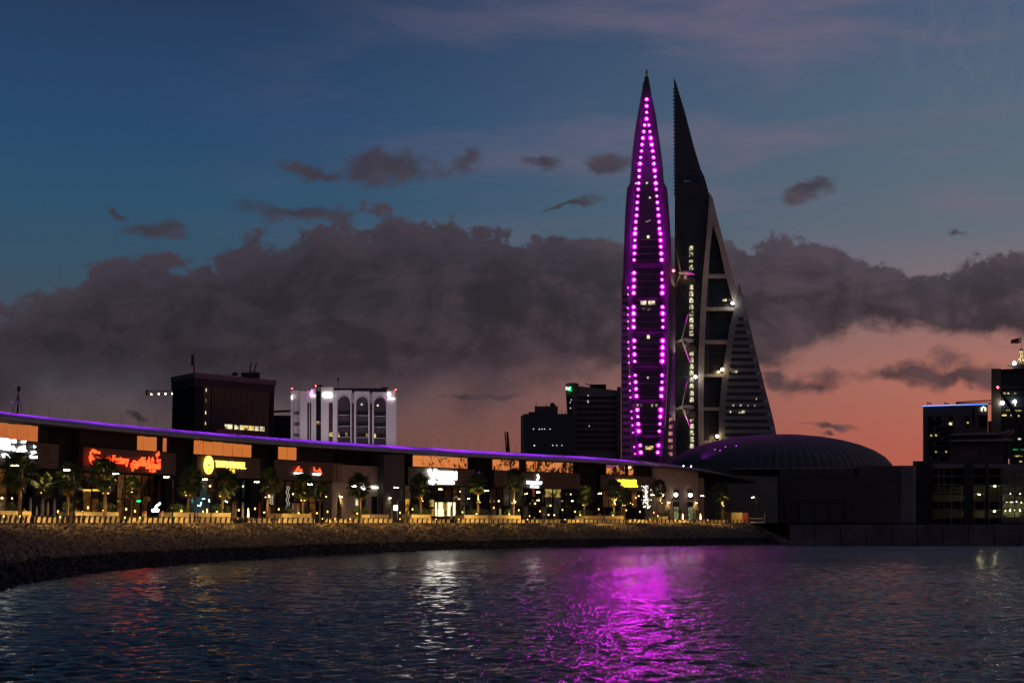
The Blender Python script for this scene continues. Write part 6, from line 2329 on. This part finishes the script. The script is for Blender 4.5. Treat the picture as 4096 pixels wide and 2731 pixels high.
PROT = {}
PL_ = [(97, 2030, 'cream', 'leftmost, half hidden by a lamp pole'), (147, 2023, 'cream', 'second from the left, low and near'), (121, 1990, 'grey', 'standing back left of the small palm'), (168, 1992, 'grey', 'standing back right below the small palm lamp'), (191, 2006, 'cream', 'brightest of the left group'),
       (217, 1993, 'grey', 'rightmost of the left group'), (933, 2008, 'cream', 'left of a pair right of the longest planter'), (942, 2018, 'cream', 'right of a pair right of the longest planter'), (970, 2008, 'white', 'between the pair and the glowing heater'), (1038, 2008, 'rust', 'rust tinted, right of the glowing heater'),
       (1078, 2024, 'cream', 'left of the wavy light screen'), (1170, 2011, 'white', 'left of two before the dark restaurant'), (1190, 2012, 'white', 'right of two before the dark restaurant'), (1354, 1986, 'dark', 'tall black one before the sand wall'), (1363, 2018, 'rust', 'short rust one beside the tall black one'),
       (1516, 2024, 'dark', 'small black one at the doorway'), (1567, 2024, 'grey', 'before the slate wall'), (1805, 2021, 'cream', 'before the bright doors'), (1857, 2023, 'white', 'right of the bright shopfront'), (2676, 2031, 'dark', 'first before the end block'), (2720, 2030, 'dark', 'second before the end block'),
       (2788, 2036, 'dark', 'third before the end block'), (2800, 2033, 'dark', 'fourth before the end block')]
for k, (x, y, c, w) in enumerate(PL_):
    g = 14.0
    if c not in PROT:
        PROT[c] = parasol_proto(c)
        t = PROT[c]
    else:
        t = copy_tree(PROT[c])
    p = on(x, g, DECK, 2040)
    h = zpx(x, y, g) - DECK
    t.location = p
    t.scale = (h / 2.95 * .95,) * 2 + (h / 2.95,)
    t['label'] = 'closed %s parasol, %s' % ({'dark': 'black'}.get(c, c), w)
    BASE[t.name_full] = p
# pyramid heaters with a flame in a glass tube
FLAME = emi('flame', (1.0, .42, .07), 16.0)
for k, (x, y0, w) in enumerate(((828, 2026, 'left of the dark lamp pole'), (993, 2024, 'brightest, right of the longest planter'), (2731, 2048, 'left one before the end block'), (2802, 2048, 'right one before the end block'))):
    g = 13.0
    p = on(x, g, DECK, 2050)
    h = zpx(x, y0, g) - DECK
    t = thing('patio_heater', 'pyramid patio heater with a glowing orange flame, %s' % w, 'heater', (p.x, p.y, DECK), 'patio heaters')
    mb = MB().box((p.x, p.y, DECK + h * .16), (.55, .55, h * .32))
    mb.build('base', POLE, t)
    for a in (0, 1, 2, 3):
        w_ = a * math.pi / 2 + .785
        MB().tube([(p.x + .36 * math.cos(w_), p.y + .36 * math.sin(w_), DECK + h * .3), (p.x + .10 * math.cos(w_), p.y + .10 * math.sin(w_), DECK + h * .95)], .025, 4).build('frame_bar', POLE, t)
    MB().lathe([(.30, h * .93), (.22, h * .98), (.03, h * 1.02)], (p.x, p.y, DECK), 8).build('hood', POLE, t)
    MB().lathe([(.13, h * .32), (.17, h * .45), (.11, h * .7), (.03, h * .88)], (p.x, p.y, DECK), 8).build('flame', FLAME, t)
# tables and chairs along the terraces
CHM = mat('terrace_furniture', (0.10, 0.08, 0.06), 0.7, var=0.2)


def make_table():
    t = thing('terrace_table', 'x', 'table', (0, 0, 0), 'terrace tables')
    MB().lathe([(.42, .70), (.43, .74), (.40, .75)], n=12).build('table_top', CHM, t)
    MB().tube([(0, 0, .03), (0, 0, .70)], .04, 6).build('pedestal', CHM, t)
    MB().lathe([(.26, 0), (.24, .03), (.05, .05)], n=10).build('foot', CHM, t)
    return t


def make_chair():
    t = thing('terrace_chair', 'x', 'chair', (0, 0, 0), 'terrace chairs')
    MB().box((0, 0, .44), (.46, .46, .06)).build('seat', CHM, t)
    MB().box((0, .22, .70), (.46, .05, .46)).build('backrest', CHM, t)
    for a in (-.2, .2):
        for b in (-.2, .2):
            MB().tube([(a, b, 0), (a, b, .42)], .022, 5).build('leg', CHM, t)
    return t


tb, ch = make_table(), make_chair()
first = True
spots_ = [(15, 'at the left edge'), (80, 'by the first lamp pole'), (240, 'left of the long planter'), (500, 'below the Arabic lettering'), (560, 'right of the Arabic lettering'), (950, 'by the cream parasols'), (1010, 'by the bright heater'), (1095, 'left of the red signs planter'), (1290, 'left of the sand wall'),
          (1340, 'before the sand wall lamp'), (1400, 'before the sand wall palm'), (1600, 'before the slate wall'), (1745, 'at the bright doors'), (1835, 'right of the bright doors'), (2110, 'below the feather sign'), (2160, 'right of the feather sign'), (2260, 'by the dark shopfront'), (2540, 'below the yellow script sign'),
          (2600, 'left of the end block'), (2700, 'before the left door of the end block'), (2760, 'before the right door of the end block'), (2830, 'before the dark portal')]
for k, (x, w) in enumerate(spots_):
    g = 1.6 if k % 2 else 2.2
    p = on(x, g, DECK, 2075)
    t = tb if k == 0 else copy_tree(tb)
    t.location = p
    t['label'] = 'small round terrace table %s' % w
    for q, dx in enumerate((-.8, .8)):
        c = ch if (k == 0 and q == 0) else copy_tree(ch)
        tx, ty = ctan(s_at(x, g, 2075))
        c.location = p + Vector((tx * dx, ty * dx, 0))
        c.rotation_euler = (0, 0, math.atan2(ty, tx) + (math.pi / 2 if dx < 0 else -math.pi / 2))
        c['label'] = '%s chair at the terrace table %s' % (('left', 'right')[q], w)

# a lantern on each table
LNT = emi('table_lantern_glow', (1.0, .55, .13), 4.5)
for k, (x, w) in enumerate(spots_):
    g = 1.6 if k % 2 else 2.2
    p = on(x, g, DECK + .75, 2075)
    t = thing('table_lantern', 'small warm lantern on the terrace table %s' % w, 'lantern', tuple(p), 'lanterns on the terrace tables')
    MB().lathe([(.10, 0), (.11, .04), (.09, .05)], tuple(p), 8).build('base', POLE, t)
    MB().lathe([(.07, .05), (.10, .15), (.08, .30), (.03, .36)], tuple(p), 8).build('glass', LNT, t)
# lanterns on low posts between the terraces, at the heads of the parasol rows
for k, (x, y, w) in enumerate(((105, 2048, 'left of the cream parasol'), (232, 2046, 'right of the grey parasols'), (352, 2030, 'behind the long planter'), (505, 2036, 'below the Arabic lettering'), (540, 2044, 'by the left cream pillar'), (690, 2030, 'by the maroon wall'), (812, 2046, 'by the amber shopfront'), (955, 2040, 'between the parasols'),
                               (1020, 2034, 'right of the bright heater'), (1115, 2036, 'left of the red signs planter'), (1160, 2040, 'before the dark restaurant'), (1310, 2046, 'left of the sand wall'), (1600, 2050, 'before the slate wall'), (1650, 2036, 'left of the bright doors'), (1850, 2048, 'right of the bright doors'), (1975, 2030, 'left of the feather sign'),
                               (2075, 2040, 'below the feather palm'), (2160, 2044, 'below the feather sign'), (2250, 2038, 'before the dark shopfront'), (2300, 2046, 'left of the low palm'), (2395, 2036, 'right of the low palm'), (2505, 2040, 'below the yellow script sign'), (2560, 2046, 'left of the string lights'), (2615, 2050, 'at the end block corner'))):
    g = 12.0
    z = zpx(x, y, g)
    p = on(x, g, DECK, y)
    t = thing('post_lantern', 'warm post lantern on the terrace, %s' % w, 'lantern', (p.x, p.y, DECK), 'post lanterns on the terraces')
    MB().tube([p, (p.x, p.y, z - .2)], .03, 5).build('post', POLE, t)
    MB().lathe([(.06, -.2), (.13, -.05), (.13, .15), (.04, .25)], (p.x, p.y, z), 8).build('glass', LNT, t)

# ------------------------------------------------------------------ lights and screens in front of the shops
def neon(label, strokes, k, x0, y0, g, w, m, name='glow_tubes'):
    p = on(x0 + strokes[0][0][0] / k, g, zpx(x0, y0 + strokes[0][0][1] / k, g), y0)
    t = thing(name, label, 'neon light', tuple(p))
    for st in strokes:
        v = []
        for x, y in st:
            px, py = x0 + x / k, y0 + y / k
            v.append(bp(S(px, g, py), g, zpx(px, py, g)))
        MB().tube(v, w, 6).build('tube', m, t)
    return t


NW = emi('mint_white_neon', (.80, 1.0, .90), 11)
NT = emi('teal_reflection_glow', (.55, 1.0, .95), 5)
neon('bright mint white light sculpture left of the maroon wall', [[(1150, 1270), (1200, 1245), (1245, 1265)], [(1160, 1285), (1240, 1280)], [(1205, 1215), (1270, 1165)]], 3.733, 300, 1700, 16, .16, NW)
neon('teal white glowing tubes standing for reflected lights in the amber shopfront', [[(640, 1075), (675, 1085), (690, 1035)], [(790, 995), (800, 1030)], [(1010, 1015), (1040, 1035)], [(705, 990), (735, 985)]], 3.36, 600, 1700, 30, .10, NT)  # reflections of lights in the glass, drawn as glowing tubes
gl = sphere_mesh(.2, emi('green_exit_lamp', (0, 1.0, .25), 6), 'bulb')
t = thing('exit_lamp', 'small green lamp deep in the shopfront below the Arabic lettering', 'lamp', tuple(on(555, 30, zpx(555, 2003, 30), 2003)))
inst('bulb', gl, t, on(555, 30, zpx(555, 2003, 30), 2003), scale=(2.2, 1, .7))
# hanging pendant bulbs seen through the glass
pm = sphere_mesh(.14, emi('pendant_bulb', (1.0, .62, .22), 5.0), 'bulb')
PEND = [(8, 1991), (48, 1992), (140, 1994), (330, 2046), (440, 1947), (462, 1920), (840, 1943), (972, 1944), (892, 1996), (1172, 1975), (1305, 1985), (1325, 1955), (1250, 1957), (1835, 1995), (1840, 1965), (1995, 2003), (2055, 1987), (2062, 2006), (2100, 1975), (2108, 1973), (2140, 2013), (2148, 2000), (2155, 2000),
        (2202, 2021), (2194, 2058), (2283, 1976), (2274, 1949), (2217, 2059), (2118, 2063), (2495, 1972), (2555, 1983), (2531, 2016), (2522, 2011), (2543, 1990), (2697, 2009), (2375, 2040)]
cnt = {}
for k, (x, y) in enumerate(PEND):
    g = 31.6
    p = on(x, g, zpx(x, y, g), y)
    near = min(((abs(a - x), b) for a, b in ((30, 'cool white sign'), (440, 'red neon signs'), (900, 'amber emblem'), (1230, 'two small red signs'), (1780, 'big white sign'), (2130, 'feather sign'), (2515, 'yellow script sign'), (2700, 'end block'))))[1]
    cnt[near] = cnt.get(near, 0) + 1
    t = thing('pendant_lamp', 'tiny warm pendant bulb below the %s, %s of its cluster' % (near, lamp_word(cnt[near] - 1)), 'lamp', (p.x, p.y, p.z), 'pendant bulbs in the shopfronts')
    inst('bulb', pm, t, p, scale=random.Random(k).uniform(.9, 1.7))
    MB().tube([p, p + Vector((0, 0, .9))], .012, 3).build('cord', FRAME, t)
# wavy screens and a column of string lights
WV = emi('wavy_screen_light', (1.0, .93, .75), 1.1)
for x0, y0, y1, w in ((1082, 1974, 2018, 'behind the third lamp pole group'), (1147, 1944, 2050, 'left of the dark restaurant')):
    t = thing('wavy_light_screen', 'pair of wavy hanging light strands %s' % w, 'light screen', tuple(on(x0, 28.5, zpx(x0, y1, 28.5), y1)))
    for dx in (0, 8):
        v = []
        for q in range(40):
            y = y0 + (y1 - y0) * q / 39
            x = x0 + dx + 2.5 * math.sin(q * .55)
            v.append(bp(S(x, 28.5, y), 28.5, zpx(x, y, 28.5)))
        for q in range(0, 39, 3):
            MB().tube(v[q:q + 3], .05, 4).build('strand_piece', WV, t)
t = thing('string_light_column', 'column of scattered white string lights right of the yellow script sign', 'string lights', tuple(on(2586, 27.5, DECK, 2050)))
r = random.Random(9)
cb = MB()
sm_ = sphere_mesh(.075, emi('string_bulb', (1.0, .95, .82), 7), 'bulb')
for k in range(90):
    y = 1942 + 96 * r.random()
    x = 2583 + r.gauss(0, 7.5)
    inst('bulb', sm_, t, on(x, 27.5 + r.gauss(0, .8), zpx(x, y, 27.5), y), scale=r.uniform(.7, 1.5))
p = on(2586, 27.5, DECK, 2050)
MB().tube([p, p + Vector((.2, 0, 4)), p + Vector((0, .3, 9.5))], [.15, .12, .05], 6).build('trunk', TRUNK, t)

# lit totem by the slate wall
t = thing('lit_totem', 'small white lit sign on a pale pole before the slate wall', 'sign', tuple(on(1589, 8, DECK, 2060)))
p = on(1589, 8, DECK, 2060)
zt = zpx(1589, 2005, 8)
MB().tube([p, (p.x, p.y, zt), (p.x + .3, p.y, zt + .35), (p.x + .9, p.y, zt + .4)], .06, 6).build('pole', mat('pale_pole', (.5, .5, .48), .5), t)
q = on(1583, 8, 0, 2030)
MB().box((q.x, q.y, zpx(1583, 2030, 8)), (1.0, .12, 1.2), .6).build('sign_box', emi('totem_face', (1, .98, .9), 4), t)

# ------------------------------------------------------------------ people
def person(px, g, label, robe, seed, face=0.0, stride=.18, height=1.72):
    p = on(px, g, DECK, 2080)
    t = thing('person', label, 'person', (p.x, p.y, DECK), None)
    k = height / 1.72
    J = {'pel': (0, 0, .95), 'chest': (0, -.01, 1.30), 'neck': (0, 0, 1.47), 'head': (0, .02, 1.60), 'crown': (0, .01, 1.70), 'sl': (-.18, 0, 1.41), 'sr': (.18, 0, 1.41), 'el': (-.25, -.03, 1.13), 'er': (.25, -.02, 1.13),
         'wl': (-.24, .10, .90), 'wr': (.24, .10, .90), 'hl': (-.23, .13, .81), 'hr': (.23, .13, .81), 'hipl': (-.09, 0, .90), 'hipr': (.09, 0, .90), 'kl': (-.10, stride * .7, .50), 'kr': (.10, -stride * .2, .50),
         'al': (-.10, stride, .07), 'ar': (.10, -stride, .09), 'tl': (-.10, stride + .17, .03), 'tr': (.10, -stride + .16, .04)}
    R = {'pel': .135, 'chest': .145, 'neck': .055, 'head': .095, 'crown': .07, 'sl': .07, 'sr': .07, 'el': .047, 'er': .047, 'wl': .033, 'wr': .033, 'hl': .035, 'hr': .035, 'hipl': .10, 'hipr': .10, 'kl': .062, 'kr': .062,
         'al': .042, 'ar': .042, 'tl': .035, 'tr': .035}
    E_ = [('pel', 'chest'), ('chest', 'neck'), ('neck', 'head'), ('head', 'crown'), ('chest', 'sl'), ('sl', 'el'), ('el', 'wl'), ('wl', 'hl'), ('chest', 'sr'), ('sr', 'er'), ('er', 'wr'), ('wr', 'hr'),
          ('pel', 'hipl'), ('hipl', 'kl'), ('kl', 'al'), ('al', 'tl'), ('pel', 'hipr'), ('hipr', 'kr'), ('kr', 'ar'), ('ar', 'tr')]
    names = list(J)
    me = bpy.data.meshes.new('body')
    me.from_pydata([Vector(J[n]) * k for n in names], [(names.index(a), names.index(b)) for a, b in E_], [])
    o = bpy.data.objects.new('body', me)
    COL.objects.link(o)
    md = o.modifiers.new('skin', 'SKIN')
    for i, n in enumerate(names):
        me.skin_vertices[0].data[i].radius = (R[n] * k, R[n] * k * .85)
    me.skin_vertices[0].data[0].use_root = True
    o.modifiers.new('sub', 'SUBSURF').levels = 1
    dg = bpy.context.evaluated_depsgraph_get()
    m2 = bpy.data.meshes.new_from_object(o.evaluated_get(dg))
    bpy.data.objects.remove(o)
    m2.materials.clear()
    m2.materials.append(mat('skin_in_dusk', (.30, .19, .13), .7))
    rz = (0, 0, face)
    b = link_mesh('body', m2, None, t, smooth=True)
    b.rotation_euler = rz
    cl = mat('clothing_' + robe, {'black': (.012, .012, .013), 'grey': (.10, .10, .11), 'olive': (.20, .19, .10)}[robe], .9)
    mb = MB()
    mb.lathe([(.24 * k, .10 * k), (.22 * k, .5 * k), (.20 * k, .9 * k), (.215 * k, 1.2 * k), (.20 * k, 1.38 * k), (.10 * k, 1.48 * k)] if robe == 'black' else [(.19 * k, .78 * k), (.195 * k, 1.0 * k), (.21 * k, 1.25 * k), (.19 * k, 1.38 * k), (.09 * k, 1.48 * k)], n=12)
    mb.v = [(x, y * .72, z) for x, y, z in mb.v]
    c = link_mesh('robe' if robe == 'black' else 'jacket', mesh_of(mb, cl), cl, t, smooth=True)
    c.rotation_euler = rz
    if robe != 'black':
        for s_, (a, e, w) in ((-1, ('sl', 'el', 'wl')), (1, ('sr', 'er', 'wr'))):
            q = link_mesh('sleeve', mesh_of(MB().tube([Vector(J[a]) * k, Vector(J[e]) * k, Vector(J[w]) * k], [.085 * k, .06 * k, .045 * k], 7), cl), cl, t, smooth=True)
            q.rotation_euler = rz
        for a, e, w in (('hipl', 'kl', 'al'), ('hipr', 'kr', 'ar')):
            q = link_mesh('trouser_leg', mesh_of(MB().tube([Vector(J[a]) * k, Vector(J[e]) * k, Vector(J[w]) * k], [.115 * k, .08 * k, .06 * k], 8), MATS['clothing_black'] if 'clothing_black' in MATS else cl), cl, t, smooth=True)
            q.rotation_euler = rz
    hb = MB().lathe([(.115 * k, 1.44 * k), (.118 * k, 1.56 * k), (.112 * k, 1.66 * k), (.075 * k, 1.735 * k), (.02 * k, 1.755 * k)] if robe == 'black' else [(.102 * k, 1.60 * k), (.108 * k, 1.66 * k), (.07 * k, 1.735 * k), (.02 * k, 1.75 * k)], (0, -.02, 0), 10)
    h = link_mesh('headscarf' if robe == 'black' else 'hair', mesh_of(hb, MATS.get('clothing_black') or cl), cl, t, smooth=True)
    h.rotation_euler = rz


person(759, -1.2, 'person in a long dark robe at the railing, left of two others', 'black', 1, 1.4)
person(778, -1.2, 'person in black, left one of a pair at the railing', 'black', 2, 1.2, height=1.8)
person(791, -1.1, 'person in grey jacket, right one of a pair at the railing', 'grey', 3, 1.6, height=1.74)
person(1098, -1.0, 'person in dark clothes standing left of the red signs planter', 'black', 4, .4)
person(332, -1.0, 'person in olive jacket at the railing below the red neon', 'olive', 5, 2.0)
person(2647, -1.0, 'person in black walking before the end block', 'black', 6, -1.2)
person(2137, 3.4, 'person in grey jacket among the tables below the feather sign', 'grey', 7, 2.6)
# rubbish bin by the railing
p = on(315, -.8, DECK, 2080)
t = thing('litter_bin', 'orange litter bin with dark hood at the railing below the red neon', 'bin', (p.x, p.y, DECK))
MB().lathe([(.26, .05), (.28, .75), (.26, .8)], (p.x, p.y, DECK), 12).build('body', mat('orange_bin', (.45, .14, .03), .6), t)
MB().lathe([(.30, .80), (.30, 1.0), (.2, 1.12), (.05, 1.16)], (p.x, p.y, DECK), 12).build('hood', POLE, t)
for k, (x, w) in enumerate(((577, 'left'), (646, 'right'))):
    p = on(x, 6, DECK, 2070)
    h = zpx(x, 2043, 6) - DECK
    t = thing('gate_pillar', 'short cream pillar with red cap, %s one below the Arabic lettering' % w, 'pillar', (p.x, p.y, DECK), 'gate pillars')
    MB().box((p.x, p.y, DECK + h * .42), (.55, .55, h * .84), .9).build('shaft', CREAMW, t)
    MB().box((p.x, p.y, DECK + h * .92), (.6, .6, h * .16), .9).build('cap', mat('red_cap', (.35, .06, .04), .7), t)
# slim poles at the end of the promenade
for k, (x, y0) in enumerate(((2985, 2036), (3058, 2053))):
    p = on(x, -1.5, DECK, 2085)
    h = zpx(x, y0, -1.5) - DECK
    t = MB().tube([p, p + Vector((0, 0, h))], [.05, .03], 6).add(*(lambda m: (m.v, m.f))(MB().lathe([(.12, 0), (.12, .06), (.05, .1)], tuple(p), 8))).build('slim_pole', mat('pale_pole2', (.55, .55, .55), .5))
    tag(t, 'slim pale pole at the end of the promenade, %s of two' % ('left', 'right')[k], 'pole', 'slim poles')
# white barrier boards at the promenade end
for k, (x0, x1, y0, y1) in enumerate(((3003, 3028, 2085, 2090), (3030, 3056, 2086, 2090), (2996, 3052, 2071, 2074))):
    g = -1.0
    a, b = s_at(x0, g, 2085), s_at(x1, g, 2085)
    t = thing('barrier', ('low white barrier board, left one', 'low white barrier board, right one', 'long white barrier rail above the boards')[k] + ' at the promenade end', 'barrier', tuple(bp((a + b) / 2, g, DECK)), 'white barriers')
    slab(MB(), a, b, g, .1, zpx(x0, y1, g), zpx(x0, y0, g)).build('board', mat('barrier_white', (.55, .52, .48), .7), t)
    for s in (a + .1, (a + b) / 2, b - .2):
        slab(MB(), s, s + .1, g + .11, .1, DECK, zpx(x0, y0, g)).build('leg', DKSTEEL, t)

# ------------------------------------------------------------------ unseen skyline right of the frame, raised to keep sunset glow off shopfront glass
r = np.random.default_rng(8)
mb = MB()
a = 24.0
while a < 150:
    R_ = 1500 + r.uniform(-150, 250)
    w = r.uniform(18, 60)
    h = r.uniform(30, 54) if r.random() < .8 else r.uniform(54, 92)
    x, y = R_ * math.sin(math.radians(a)), R_ * math.cos(math.radians(a))
    mb.box((x, y, h / 2), (w, w * .8, h), math.radians(-a))
    a += math.degrees(w / R_) * r.uniform(.9, 1.7)
o = mb.build('unseen_skyline', mat('unseen_skyline_walls', (.06, .055, .06), .9), base=(0, 0, 0))
o['kind'] = 'stuff'
o['label'] = 'unseen dark skyline blocks that screen the shop glass from the sunset'
